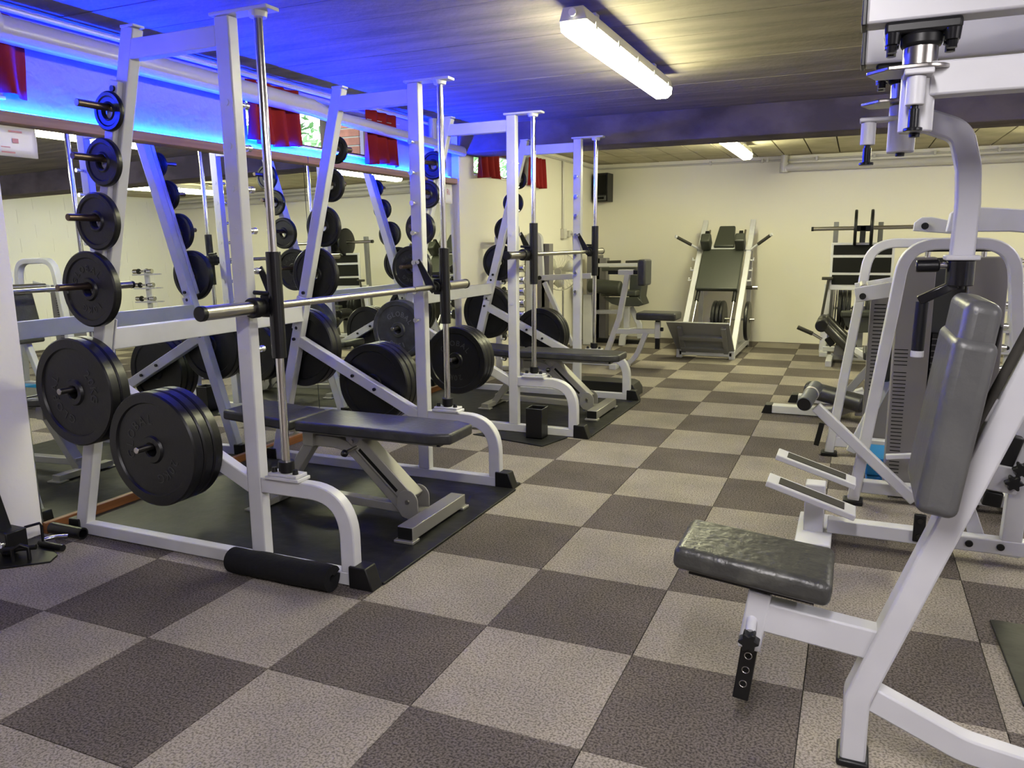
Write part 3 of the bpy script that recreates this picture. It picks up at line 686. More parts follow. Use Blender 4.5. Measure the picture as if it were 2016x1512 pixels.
# backrest: tall padded board leaning with the mast, upper part bare, lower part in a slip cover
ang = math.atan2(.075, .45)
def lean_pad(z0, z1, thick, y0, y1, xoff=0):
    f = lambda z: 1.208+.124*(z-.70)+xoff
    return B().add([(f(z)+dx, y, z+(-.012 if dx else 0)) for z in (z0, z1) for dx, y in ((0, y0), (thick, y0), (thick, y1), (0, y1))],
                   [(3,2,1,0), (4,5,6,7), (0,1,5,4), (1,2,6,5), (2,3,7,6), (3,0,4,7)])
cushion(lean_pad(.735, 1.150, .068, -.418, -.135, .006), 'backrest', 'leather_grey', t, .024, 5)
cv = cushion(lean_pad(.700, 1.075, .082, -.428, -.125, -.002), 'backrest_cover', 'leather_grey', t, .022, 5)
cv['label'] = 'grey slip cover over the lower backrest'
obj('backrest_board', lean_pad(.78, 1.10, .010, -.34, -.20, .080), 'black', t, bevel=.003)
bk = at(1945, 805, Y=YA-.05)
obj('bracket', B().obox((bk.x-.012, YA, bk.z), (.06, .06, .055), ry=.33), 'frame', t, bevel=.005)
obj('bracket_pad', B().obox((bk.x-.046, YA, bk.z-.005), (.02, .07, .085), ry=.25), 'black', t, bevel=.004)
ra, rb_ = at(1868, 935, Y=YA-.03), at(2030, 640, Y=YA-.03)
obj('release_rod', B().cyl((ra.x, YA-.03, ra.z), (rb_.x, YA-.03, rb_.z), .010, 12), 'grip_tape', t)
obj('lower_bracket', B().obox((1.285, YA, .745), (.05, .05, .05), ry=.33), 'black', t, bevel=.004)
# overhead beams
YN1, YF1 = -.455, -.072
for yy in (YN1, YF1):
    bmn = obj('overhead_beam', B().box(1.052, 2.03, yy-.03, yy+.03, 1.668, 1.766), 'frame', t, bevel=.005)
    obj('end_cap', B().box(1.044, 1.053, yy-.031, yy+.031, 1.666, 1.768), 'black', bmn, bevel=.002)
obj('overhead_cross', B().box(1.60, 1.68, YN1+.03, YF1-.03, 1.68, 1.76), 'frame', t, bevel=.005)
obj('overhead_brace', B().bar((1.36, YN1+.02, 1.70), (1.62, YF1-.02, 1.70), .05, .04, (0,0,1)), 'frame', t, bevel=.004)
def pivot(yy, xp, near):
    bl = obj('bearing_block', B().box(xp-.065, xp+.065, yy-.03, yy+.03, 1.645, 1.668).cyl((xp, yy, 1.622), (xp, yy, 1.648), .036, 24), 'black', t, bevel=.006)
    for sx in (-1, 1):
        for sy in (-1, 1):
            obj('bolt', B().cyl((xp+sx*.050, yy+sy*.018, 1.648), (xp+sx*.050, yy+sy*.018, 1.628), .015, 12, .013).cyl((xp+sx*.050, yy+sy*.018, 1.630), (xp+sx*.050, yy+sy*.018, 1.614), .009, 10), 'black_gloss', bl)
    obj('shaft', B().cyl((xp, yy, 1.585), (xp, yy, 1.625), .030, 28), 'steel', t)
    n = 22
    sec = [(xp+.055*math.cos(a), yy+.055*math.sin(a)) for a in [math.radians(-80+i*8) for i in range(n)]] + [(xp-.075, yy+.05), (xp-.092, yy-.005), (xp-.055, yy-.048)]
    obj('index_disc', B().prism(sec, 1.578, 1.586, 'Z'), 'steel', t, bevel=.002)
    hb = obj('arm_hub', B().cyl((xp, yy, 1.468), (xp, yy, 1.576), .030, 28), 'frame', t, bevel=.003)
    obj('hub_bolt', B().cyl((xp, yy, 1.468), (xp, yy, 1.460), .010, 12), 'black', hb)
    # spring plunger on its little arm
    px_, py_ = (xp-.006, yy-.052) if near else (xp-.072, yy-.01)
    obj('plunger_plate', B().box(min(px_, xp)-.022, max(px_, xp)+.022, py_-.022, yy+.01, 1.563, 1.574) if near else B().box(px_-.02, xp, py_-.018, py_+.018, 1.540, 1.550), 'frame', t, bevel=.003)
    zt = 1.563 if near else 1.540
    pg = obj('plunger_barrel', B().cyl((px_, py_, zt), (px_, py_, zt-.052), .0165, 20), 'frame', t, bevel=.002)
    obj('plunger_knob', B().cyl((px_, py_, zt-.058), (px_, py_, zt-.092), .0095, 16).cyl((px_, py_, zt-.092), (px_, py_, zt-.098), .0165, 18).cyl((px_, py_, zt-.05), (px_, py_, zt-.06), .007, 12), 'black_gloss', pg, bevel=.001)
pivot(YN1, 1.150, True); pivot(YF1, 1.142, False)
obj('swing_arm', B().rib([(1.165, 1.562), (1.95, 1.562)], .062, YN1, .05), 'frame', t, bevel=.005)
armc = fil(pl(YF1, (1772, 222), (1892, 260), (1906, 330), (1905, 400), (1893, 507)), .055, 8)
obj('swing_arm', B().rib(armc, .050, YF1, .05), 'frame', t, bevel=.005)
e = at(1893, 507, Y=YF1)
obj('arm_flange', B().box(e.x-.036, e.x+.036, YF1-.034, YF1+.034, e.z-.006, e.z+.006), 'frame', t, bevel=.003)
hh = obj('handle_hub', B().cyl((e.x, YF1, e.z-.006), (e.x, YF1, e.z-.066), .030, 28), 'black_gloss', t, bevel=.002)
obj('hub_bolt', B().cyl((e.x, YF1, e.z-.066), (e.x, YF1, e.z-.074), .012, 14), 'black', hh)
g0, g1, g2 = at(1868, 522, Y=YF1), at(1850, 523, Y=YF1), at(1803, 524, Y=YF1)
obj('grip_rod', B().cyl(g0, g2, .008, 12), 'chrome', t)
obj('grip', B().cyl(g1, g2, .0150, 18), 'rubber', t, bevel=.004)
l0, l1, l2, l3 = at(1884, 558, Y=YF1), at(1808, 592, Y=YF1), at(1816, 594, Y=YF1), at(1806, 690, Y=YF1)
obj('handle_link', B().rib([(l0.x, l0.z), (l1.x, l1.z)], .022, YF1, .03), 'black_gloss', t, bevel=.003)
hg = obj('hand_grip', B().cyl(l2, l3, .0145, 18), 'black', t)
l4 = at(1805, 703, Y=YF1)
obj('grip_tip', B().cyl(l3, l4, .0148, 18), 'frame', hg, bevel=.002)

# ------------------------------------------------------------------ seated row with foot plates
YR = 1.235
t = thing('seated_row_machine', 'white row machine with two slanted foot plates on a low beam', 'gym machine', (1.3, YR, 0))
obj('base_beam', B().box(1.02, 2.30, YR-.03, YR+.03, .045, .105), 'frame', t, bevel=.005)
obj('front_post', B().box(.925, 1.005, YR-.03, YR+.055, .0, .250), 'frame', t, bevel=.005)
obj('post_foot', B().box(.90, 1.04, YR-.18, YR+.22, 0, .045), 'frame', t, bevel=.005)
for k, yy in enumerate((.930, 1.345)):
    px0 = .86; zz = .300
    fp = obj('foot_plate', B().obox((.955, yy+.055, .268), (.345, .125, .024), ry=.30), 'frame', t, bevel=.004)
    obj('grip_tape', B().obox((.955, yy+.055, .2705), (.255, .082, .024), ry=.30), 'grip_tape', fp)
cp = at(1810, 1038, Y=YR-.04)
pp_ = obj('clamp_plate', B().box(cp.x-.022, cp.x+.022, YR-.05, YR-.032, cp.z-.060, cp.z+.055), 'black', t, bevel=.004)
for dz in (-.035, .03): obj('bolt', B().cyl((cp.x, YR-.05, cp.z+dz), (cp.x, YR-.058, cp.z+dz), .011, 14), 'black_gloss', pp_)
for xx in (1905, 1967):
    c = at(xx, 1096 if xx < 1950 else 1103, Y=YR-.03)
    obj('bolt_cap', B().cyl((c.x, YR-.03, .078), (c.x, YR-.038, .078), .014, 16), 'black', t, bevel=.002)
q = pl(YR, (1930, 1075), (1900, 985)); obj('seat_brace', B().rib(q, .055, YR+.05, .05), 'frame', t, bevel=.004)
q = pl(YR, (1985, 1092), (2012, 905), (2040, 700)); obj('column', B().rib(q, .070, YR, .056), 'frame', t, bevel=.004)
c = at(1975, 940, Y=YR-.05)
ab = obj('adjust_block', B().obox((c.x, YR-.05, c.z), (.10, .06, .105), ry=.12), 'frame', t, bevel=.006)
obj('block_foot', B().obox((c.x-.03, YR-.05, c.z-.085), (.065, .05, .06), ry=.12), 'black', t, bevel=.006)
obj('block_top', B().obox((c.x+.01, YR-.05, c.z+.11), (.06, .05, .12), ry=.25), 'black', t, bevel=.006)
for (xx, yy) in ((1996, 951), (2012, 925)):
    c = at(xx, yy, Y=YR-.10); kb = B()
    kb.prism([(c.x+(.026+.006*math.cos(6*2*math.pi*k/40))*math.cos(2*math.pi*k/40), c.z+(.026+.006*math.cos(6*2*math.pi*k/40))*math.sin(2*math.pi*k/40)) for k in range(40)], YR-.115, YR-.085)
    obj('star_knob', kb, 'black', t, bevel=.004, sm=60)

# blue foam block on the floor
t = thing('blue_step', 'blue plastic step stored on the floor under the arched machine', 'step', (1.45, 2.2, 0))
obj('deck', B().box(1.175, 1.78, 2.13, 2.42, .055, .155), 'blue_plastic', t, bevel=.008, seg=3)
obj('riser', B().box(1.18, 1.36, 2.135, 2.415, 0, .054), 'blue_plastic', t, bevel=.006)
obj('riser', B().box(1.60, 1.775, 2.135, 2.415, 0, .054), 'blue_plastic', t, bevel=.006)

# ------------------------------------------------------------------ arched weight-stack machine
YB1, YB2 = 1.80, 2.69
t = thing('leg_extension_machine', 'arched white machine with slotted grey weight-stack cover in the middle right', 'gym machine', (1.46, 2.2, 0))
hw = .37
def arch(xc, w0, top, lean, r):
    return fil([(xc-w0, .02), (xc-w0+lean, top-.28), (xc-w0+lean+.03, top), (xc+w0-lean-.03, top), (xc+w0-lean, top-.28), (xc+w0, .02)], r, 9)
obj('front_arch', B().rib(arch(1.475, .355, 1.243, .115, .26), .052, YB1, .062), 'frame', t, bevel=.006)
obj('rear_arch', B().rib(arch(1.37, .385, 1.243, .115, .26), .052, YB2, .062), 'frame', t, bevel=.006)
for (x, y) in ((1.12, YB1), (1.83, YB1), (.985, YB2), (1.755, YB2)):
    obj('foot_pad', B().box(x-.045, x+.045, y-.04, y+.04, 0, .025), 'black', t, bevel=.006)
obj('base_rail', B().box(1.10, 1.85, YB1+.07, YB1+.13, .035, .095), 'frame', t, bevel=.005)
obj('base_rail', B().box(1.0, 1.75, YB2-.03, YB2+.03, .06, .12), 'frame', t, bevel=.005)
obj('side_rail', B().box(1.80, 1.86, YB1, YB2, .035, .095), 'frame', t, bevel=.005)
cv = obj('stack_cover', B().box(1.255, 1.408, 1.955, 2.12, .035, 1.180), 'stack_cover', t, bevel=.004)
for k in range(34):
    z = .30+k*.0155*1.0
    if k in (28,): continue
    obj('slot', B().box(1.275-.0005*k, 1.318, 1.9535, 1.9548, .13+k*.0185, .134+k*.0185), 'slot', cv)
obj('stack_cover', B().box(1.545, 1.700, 1.955, 2.12, .035, 1.180), 'stack_cover', t, bevel=.004)
obj('stack_back', B().box(1.41, 1.545, 2.06, 2.12, .035, 1.175), 'stack_dark', t, bevel=.003)
ws = obj('weight_stack', B().box(1.418, 1.538, 1.985, 2.055, .16, .82), 'black', t)
for k in range(22): obj('stack_gap', B().box(1.4165, 1.5395, 1.9835, 1.9845, .185+k*.029, .189+k*.029), 'stack_cover', ws)
for xx in (1.37, 1.60): obj('guide_rod', B().cyl((xx, 2.0, 1.15), (xx, 2.0, 1.225), .012, 14), 'chrome', t)
obj('top_bar', B().box(1.345, 1.625, 1.975, 2.03, 1.205, 1.228), 'black', t, bevel=.003)
# pulley header between the arches on the left
a = at(1684, 573, Y=2.25); c = at(1765, 553, Y=2.25)
for yy in (2.10, 2.58):
    hd = obj('pulley_bracket', B().rib([(a.x, a.z-.012), (1.29, a.z+.03)], .072, yy, .010), 'frame', t, bevel=.002)
    obj('bolt', B().cyl((a.x+.035, yy-.006, a.z-.016), (a.x+.035, yy-.014, a.z-.016), .016, 16), 'black', hd)
for k in range(2): obj('pulley', B().cyl((a.x+.04+.11*k, 2.12, a.z+.02), (a.x+.04+.11*k, 2.56, a.z+.02), .022, 18), 'chrome_bright', t)
# press arms above
arm = [at(1797, 455, Y=2.3), at(1800, 438, Y=2.3), at(1815, 427, Y=2.3), at(1835, 427, Y=2.3), at(1900, 440, Y=2.3), at(1900, 462, Y=2.3)]
pa = obj('cam_plate', B().prism([(p.x, p.z) for p in arm], 2.285, 2.315), 'frame', t, bevel=.004)
c = at(1821, 445, Y=2.28); obj('pivot_cap', B().cyl((c.x, 2.285, c.z), (c.x, 2.272, c.z), .017, 18), 'black', pa)
arm = [at(1862, 457, Y=2.0), at(1870, 420, Y=2.0), at(1895, 406, Y=2.0), at(2060, 415, Y=2.0), at(2060, 462, Y=2.0), at(1990, 456, Y=2.0)]
obj('press_arm', B().prism([(p.x, p.z) for p in arm], 1.97, 2.03), 'frame', t, bevel=.005)
# shin lever with foam rollers
v0, v1 = at(1606, 800, Y=1.70), at(1800, 985, Y=1.70)
obj('lever', B().rib([(v0.x, v0.z), (v1.x, v1.z)], .048, 1.70, .045), 'frame', t, bevel=.005)
r0, r1_ = at(1583, 796, Y=1.60), at(1606, 762, Y=1.88)
ro = obj('roller', B().cyl(r0, r1_, .034, 28), 'stack_dark', t, bevel=.005)
d_ = (r1_-r0)
obj('roller_ring', B().cyl(r0+d_*.55, r0+d_*.60, .036, 28), 'pvc', ro)
obj('roller_end', B().cyl(r0-d_.normalized()*.001, r0-d_.normalized()*.004, .030, 28), 'black_gloss', ro)
v2, v3 = at(1744, 899, Y=1.72), at(1800, 897, Y=1.72)
obj('stop_bar', B().rib([(v2.x, v2.z), (v3.x, v3.z)], .022, 1.72, .03), 'frame', t, bevel=.003)
cushion(B().add([(x, y, z) for z, x0 in ((.52, 1.185), (1.02, 1.285)) for x, y in ((x0, 2.30), (x0+.085, 2.30), (x0+.085, 2.56), (x0, 2.56))],
        [(3,2,1,0), (4,5,6,7), (0,1,5,4), (1,2,6,5), (2,3,7,6), (3,0,4,7)]), 'backrest', 'leather', t, .022, 5)
obj('backrest_post', B().rib([(1.10, .10), (1.30, .62), (1.40, 1.15)], .05, 2.43, .05), 'frame', t, bevel=.004)
obj('rear_cover', B().box(1.155, 1.30, 2.74, 2.95, .03, 1.02), 'stack_cover', t, bevel=.004)
rc = [o for o in t.children if o.name.startswith('rear_cover')][0]
for k in range(24): obj('slot', B().box(1.175, 1.235, 2.7385, 2.7398, .40+k*.0215, .405+k*.0215), 'slot', rc)
# height-adjusting strip on the rear leg
s0, s1 = at(1623, 832, Y=2.66), at(1611, 876, Y=2.66)
obj('adjust_strip', B().rib([(s0.x-.012, s0.z), (s1.x-.012, s1.z)], .030, 2.655, .03), 'black', t, bevel=.003)

# ------------------------------------------------------------------ lying leg curl behind it
t = thing('leg_curl_bench', 'low bench machine with dark roller bolster, black-capped feet on carpet', 'gym machine', (.9, 4.0, 0))
for yy, x0 in ((3.80, .505), (4.27, .655)):
    f = obj('foot_tube', B().rib(fil([(x0+.05, .033), (.98, .033), (1.18, .115)], .25, 8), .058, yy, .10), 'frame', t, bevel=.005)
    obj('foot_cap', B().prism([(x0-.02, 0), (x0+.055, 0), (x0+.055, .066), (x0+.005, .066)], yy-.055, yy+.055), 'black', f, bevel=.004)
r0, r1_ = at(1588, 765, Y=3.7), at(1700, 788, Y=3.7)
cushion(B().cyl((r0.x, 3.7, r0.z), (r1_.x, 3.55, r1_.z), .062, 28), 'bolster', 'leather', t, .014, 4)
obj('bolster_post', B().rib(pl(3.72, (1650, 800), (1625, 850)), .06, 3.72, .05), 'frame', t, bevel=.004)
obj('frame_rail', B().rib([(.86, .16), (1.55, .18)], .055, 3.78, .05), 'frame', t, bevel=.004)
obj('cross_rail', B().box(.98, 1.04, 3.75, 4.32, .06, .11), 'frame', t, bevel=.004)
obj('post', B().box(1.46, 1.52, 3.95, 4.01, .0, .5), 'frame', t, bevel=.004)
obj('plate_block', B().box(1.12, 1.36, 3.60, 3.78, .06, .17), 'stack_cover', t, bevel=.004)
cushion(B().box(1.15, 1.75, 3.8, 4.2, .42, .48), 'bench_pad', 'leather', t, .016)
obj('link', B().rib(pl(3.9, (1715, 720), (1650, 792)), .05, 3.9, .05), 'grey_frame', t, bevel=.004)

# ------------------------------------------------------------------ hack squat against the back wall
t = thing('hack_squat', 'inclined hack squat sled with black pads against the back wall', 'gym machine', (-.38, 7.0, 0))
XL, XRr = -.665, -.10
def onrail(s_): return (6.43+1.36*s_, .075+1.42*s_)
for x in (XL, XRr):
    y0, z0 = onrail(0); y1, z1 = onrail(1.0)
    rl = obj('rail', B().bar((x, y0, z0), (x, y1, z1), .05, .06, (1,0,0)), 'frame', t, bevel=.005)
    sx = -1 if x == XL else 1
    for q in (.52, .60, .68):
        yy, zz = onrail(q); obj('rest_hook', B().box(min(x, x+sx*.075), max(x, x+sx*.075), yy-.01, yy+.01, zz-.014, zz+.002).box(x+sx*.068-.006, x+sx*.068+.006, yy-.01, yy+.01, zz, zz+.025), 'frame', rl, bevel=.002)
    obj('base_side', B().box(x-.03, x+.03, 6.36, 7.52, .03, .09), 'frame', t, bevel=.004)
    obj('foot', B().box(x-.03, x+.03, 6.36, 6.43, 0, .035), 'frame', t, bevel=.003)
    obj('foot', B().box(x-.03, x+.03, 7.45, 7.52, 0, .035), 'black', t, bevel=.003)
    obj('rear_post', B().box(x-.025, x+.025, 7.60, 7.65, .0, 1.34), 'frame', t, bevel=.004)
    ya, za = onrail(.08); yb, zb = onrail(.92); xi = x-sx*.075
    obj('guide_rod', B().cyl((xi, ya-.02, za), (xi, yb-.02, zb), .014, 14), 'chrome', t)
    yc_, zc_ = onrail(.36); yd, zd = onrail(.50)
    obj('slide_bearing', B().cyl((xi, yc_-.02, zc_), (xi, yd-.02, zd), .024, 14), 'black', t)
obj('base_cross', B().box(XL, XRr, 6.36, 6.42, .03, .075), 'frame', t, bevel=.003)
obj('base_cross', B().box(XL, XRr, 7.46, 7.52, .03, .075), 'frame', t, bevel=.003)
def ramp(x0, x1, s0, s1, lift, thick, xt0=None, xt1=None):
    "slab lying on the rails, lifted off them towards the room"
    nrm = Vector((0, -1.42, 1.36)).normalized(); vs = []
    for k, s_ in enumerate((s0, s1)):
        yy, zz = onrail(s_); a_, b_ = (x0, x1) if k == 0 or xt0 is None else (xt0, xt1)
        for x in (a_, b_):
            for h in (lift, lift+thick): vs.append(Vector((x, yy, zz))+nrm*h)
    return B().add(vs, [(0,1,3,2), (4,6,7,5), (0,4,5,1), (2,3,7,6), (0,2,6,4), (1,5,7,3)])
cushion(ramp(XL+.045, XRr-.045, .42, .735, .02, .055), 'back_pad', 'leather_green', t, .016)
cushion(ramp(-.505, -.265, .755, .925, .02, .055, -.475, -.29), 'head_pad', 'leather_green', t, .016)
for x0 in (-.655, -.265):
    cushion(ramp(x0+.02, x0+.135, .715, .78, .075, .17), 'shoulder_pad', 'leather_green', t, .02)
    obj('pad_post', ramp(x0+.055, x0+.10, .78, .815, .06, .15), 'black', t, bevel=.004)
obj('yoke', ramp(XL-.035, XRr+.035, .742, .768, .005, .035), 'frame', t, bevel=.004)
for sx, (pa, pb) in ((-1, ((1378, 491), (1333, 467))), (1, ((1478, 491), (1517, 463)))):
    a, c = at(*pa, Y=7.40), at(*pb, Y=7.28); m_ = a+(c-a)*.38
    hn = obj('handle', B().cyl(a, m_, .013, 12), 'frame', t); obj('grip', B().cyl(m_, c, .019, 14), 'grip_tape', hn); obj('grip_end', B().cyl(c, c+(c-a).normalized()*.025, .018, 14), 'frame', hn)
# foot platform rising towards the room
fp = B().add([(XL-.02, 6.40, .055), (XRr+.025, 6.40, .055), (XRr+.0, 6.06, .415), (XL-.09, 6.06, .415), (XL-.02, 6.44, .065), (XRr+.025, 6.44, .065), (XRr+.0, 6.09, .425), (XL-.09, 6.09, .425)],
             [(0,1,2,3), (7,6,5,4), (0,4,5,1), (1,5,6,2), (2,6,7,3), (3,7,4,0)])
fpo = obj('foot_platform', fp, 'grey_frame', t, bevel=.006)
for u0, u1 in ((.10, .22), (.48, .60)):
    z0 = .055+.36*u0; z1 = .055+.36*u1; y0 = 6.40-.34*u0; y1 = 6.40-.34*u1
    obj('rib', B().add([(XL+.03, y0-.03, z0-.02), (XRr-.08, y0-.03, z0-.02), (XRr-.08, y1-.03, z1-.02), (XL+.03, y1-.03, z1-.02), (XL+.03, y0+.01, z0), (XRr-.08, y0+.01, z0), (XRr-.08, y1+.01, z1), (XL+.03, y1+.01, z1)],
        [(0,1,2,3), (7,6,5,4), (0,4,5,1), (1,5,6,2), (2,6,7,3), (3,7,4,0)]), 'grey_frame', fpo, bevel=.004)
for x in (XL+.02, XRr-.09): obj('platform_arm', B().bar((x+.03, 6.40, .05), (x+.03, 6.10, .37), .05, .05, (1,0,0)), 'grey_frame', t, bevel=.004)
c = at(1480, 566, X=-.02); obj('storage_peg', B().cyl((-.10, c.y, c.z), (.045, c.y, c.z), .022, 16), 'grip_tape', t); obj('peg_sleeve', B().cyl((-.012, c.y, c.z), (.046, c.y, c.z), .0225, 16), 'steel', t)
obj('plate_peg', B().cyl((-.46, 7.06, .37), (.04, 7.06, .37), .014, 12), 'steel', t)
for k in range(4):
    o = obj('weight_plate', B().lathe([(.027, -.021), (.215, -.021), (.226, -.012), (.226, .012), (.215, .021), (.027, .021)], (-.40+k*.045 if k < 3 else -.035, 7.06, .355), 'X', 40), 'rubber', bevel=.003)
    tag(o, ('black plate on the hack squat peg, leftmost of three', 'black plate on the hack squat peg, middle of three', 'black plate on the hack squat peg, rightmost of three', 'black plate outside the right rail of the hack squat')[k], 'weight plate', 'plates on the hack squat')

# ------------------------------------------------------------------ chest-supported row with seat pad (left of the hack squat)
Y5 = 5.55
t = thing('chest_row_machine', 'chest-supported row machine with black seat, chest pad and curved leg', 'gym machine', (-1.0, Y5, 0))
obj('spine', B().rib(fil(pl(Y5, (1130, 770), (1192, 700), (1219, 628), (1229, 575), (1236, 540)), .25, 6), .052, Y5, .055), 'frame', t, bevel=.004)
obj('head_tube', B().rib(pl(Y5, (1218, 536), (1248, 536)), .052, Y5, .055), 'frame', t, bevel=.004)
obj('pad_tube', B().rib(pl(Y5, (1198, 536), (1262, 536)), .040, Y5, .042), 'black', t, bevel=.003)
c0, c1 = at(1256, 511, Y=Y5-.1), at(1267, 563, Y=Y5-.1)
cushion(B().box(c0.x, c0.x+.085, Y5-.13, Y5+.13, c1.z, c0.z), 'chest_pad', 'leather', t, .02)
obj('seat_beam', B().rib(pl(Y5, (1208, 652), (1296, 652)), .050, Y5, .05), 'frame', t, bevel=.004)
obj('curved_leg', B().rib(fil(pl(Y5, (1272, 655), (1246, 720), (1150, 727)), .32, 9), .050, Y5, .05), 'frame', t, bevel=.004)
q = at(1295, 650, Y=Y5)
obj('seat_sleeve', B().box(q.x-.026, q.x+.026, Y5-.03, Y5+.03, q.z-.08, q.z+.085), 'frame', t, bevel=.004)
sp_ = obj('seat_post', B().box(q.x-.021, q.x+.021, Y5-.024, Y5+.024, q.z-.19, q.z+.12), 'black', t, bevel=.003)
obj('knob', B().cyl((q.x+.026, Y5, q.z+.01), (q.x+.055, Y5, q.z+.01), .02, 14), 'black', t, bevel=.003)
c0, c1 = at(1252, 630, Y=Y5-.13), at(1331, 616, Y=Y5-.13)
cushion(B().box(c0.x, c1.x, Y5-.15, Y5+.15, c0.z, c0.z+.075), 'seat', 'leather', t, .018)
obj('lever', B().rib(pl(Y5-.12, (1062, 547), (1165, 543)), .055, Y5-.12, .05), 'frame', t, bevel=.004)
obj('lever_strut', B().rib(pl(Y5-.12, (1072, 556), (1100, 618), (1128, 680)), .045, Y5-.12, .05), 'frame', t, bevel=.004)
c = at(1062, 547, Y=Y5-.15); obj('pivot_cap', B().cyl((c.x, Y5-.145, c.z), (c.x, Y5-.155, c.z), .022, 16), 'black', t)
obj('base', B().box(-1.78, -1.0, Y5-.03, Y5+.03, 0, .05), 'frame', t, bevel=.004)
obj('cross_foot', B().box(-1.15, -1.08, Y5-.25, Y5-.12, 0, .05), 'frame', t, bevel=.004)

# ------------------------------------------------------------------ seated machine in the back left corner
Y7 = 7.25
t = thing('abdominal_machine', 'corner machine with thick black roller, seat board and weight tower', 'gym machine', (-1.7, Y7, 0))
c0, c1 = at(1171, 560, Y=Y7), at(1226, 565, Y=Y7)
cushion(B().cyl((c0.x, Y7-.25, c0.z), (c1.x+.05, Y7-.25, c1.z), .085, 26), 'roller', 'leather_green', t, .02)
for (a, b_, w_) in (((1158, 502), (1183, 690), .05), ((1176, 508), (1195, 685), .04)):
    p0_, p1_ = at(*a, Y=Y7+.2), at(*b_, Y=Y7+.2)
    obj('tower_cover', B().box(p0_.x, p1_.x-.01, Y7+.15, Y7+.3, .02, p0_.z), 'stack_cover', t, bevel=.004)
q = pl(Y7, (1241, 541), (1268, 541), (1262, 585), (1268, 600), (1258, 603), (1238, 600))
cushion(B().prism(q, Y7-.02, Y7+.28), 'backrest', 'leather_green', t, .012)
q = pl(Y7-.2, (1188, 585), (1256, 585), (1266, 597), (1258, 603), (1222, 603), (1205, 598))
obj('seat_board', B().prism(q, Y7-.22, Y7-.19), 'leather_green', t, bevel=.004)
q = pl(Y7-.1, (1186, 577), (1256, 577)); cushion(B().rib(q, .07, Y7, .36), 'seat', 'leather_green', t, .016)
obj('head_bar', B().rib(pl(Y7, (1173, 522), (1257, 521)), .042, Y7, .05), 'frame', t, bevel=.003)
obj('arm_pad', B().rib(pl(Y7-.03, (1187, 530), (1256, 529)), .045, Y7-.05, .08), 'leather_green', t, bevel=.008)
for a, b_ in ((1196, 1222), (1232, 1257)):
    p0_, p1_ = at(a, 516, Y=Y7), at(b_, 515, Y=Y7); obj('grip', B().cyl((p0_.x, Y7, p0_.z), (p1_.x, Y7, p1_.z), .018, 12), 'grip_tape', t)
obj('seat_post', B().rib(pl(Y7, (1234, 604), (1234, 650)), .07, Y7, .06), 'frame', t, bevel=.004)
obj('knee_brace', B().rib(pl(Y7, (1238, 606), (1255, 640), (1256, 668)), .06, Y7+.1, .05), 'frame', t, bevel=.004)
obj('front_leg', B().rib(fil(pl(Y7-.1, (1252, 650), (1227, 655), (1224, 681)), .1, 5), .075, Y7-.1, .06), 'frame', t, bevel=.004)
obj('base_rail', B().rib(pl(Y7, (1172, 614), (1222, 614)), .05, Y7, .05), 'frame', t, bevel=.004)
p0_ = at(1158, 560, Y=Y7-.15)
obj('column', B().box(p0_.x-.05, p0_.x+.06, Y7-.2, Y7-.1, .0, .62), 'frame', t, bevel=.004)
obj('hand_wheel', B().lathe([(.03, -.02), (.075, -.02), (.075, .02), (.03, .02)], (p0_.x-.09, Y7-.2, .71), 'X', 20), 'pvc', t)
obj('foot', B().box(p0_.x-.06, -1.35, Y7+.05, Y7+.15, 0, .05), 'black', t, bevel=.003)

# ------------------------------------------------------------------ pulley tower on the left wall
Y6 = 5.62
t = thing('pulley_tower', 'narrow grey pulley tower with rounded top beside the left wall', 'gym machine', (-1.95, Y6, 0))
c0 = at(1025, 500, Y=Y6); c1 = at(1080, 480, Y=Y6); tp = at(1050, 459, Y=Y6)
xa, xb_ = max(c0.x, -2.16), c1.x
obj('arch', B().rib(fil([(xa+.02, .02), (xa+.02, tp.z-.02), (xb_-.10, tp.z-.02), (xb_-.08, .9)], .14, 8), .06, Y6, .06), 'frame', t, bevel=.004)
p_ = at(1060, 480, Y=Y6)
obj('side_cover', B().box(xa+.10, xa+.19, Y6+.02, Y6+.14, .03, p_.z), 'stack_cover', t, bevel=.003)
obj('side_cover', B().box(xb_-.09, xb_-.0, Y6+.02, Y6+.14, .03, p_.z), 'stack_cover', t, bevel=.003)
obj('weight_stack', B().box(xa+.20, xb_-.10, Y6+.06, Y6+.13, .05, p_.z-.05), 'black', t)
obj('pulley', B().cyl((xb_-.16, Y6-.02, p_.z+.03), (xb_-.16, Y6+.02, p_.z+.03), .05, 20), 'black', t)
obj('foot', B().box(xa, xb_, Y6-.1, Y6+.16, 0, .03), 'frame', t, bevel=.003)
obj('knee_pad', B().cyl((xb_-.02, Y6-.05, .42), (xb_+.18, Y6-.05, .42), .05, 18), 'leather', t, bevel=.01)

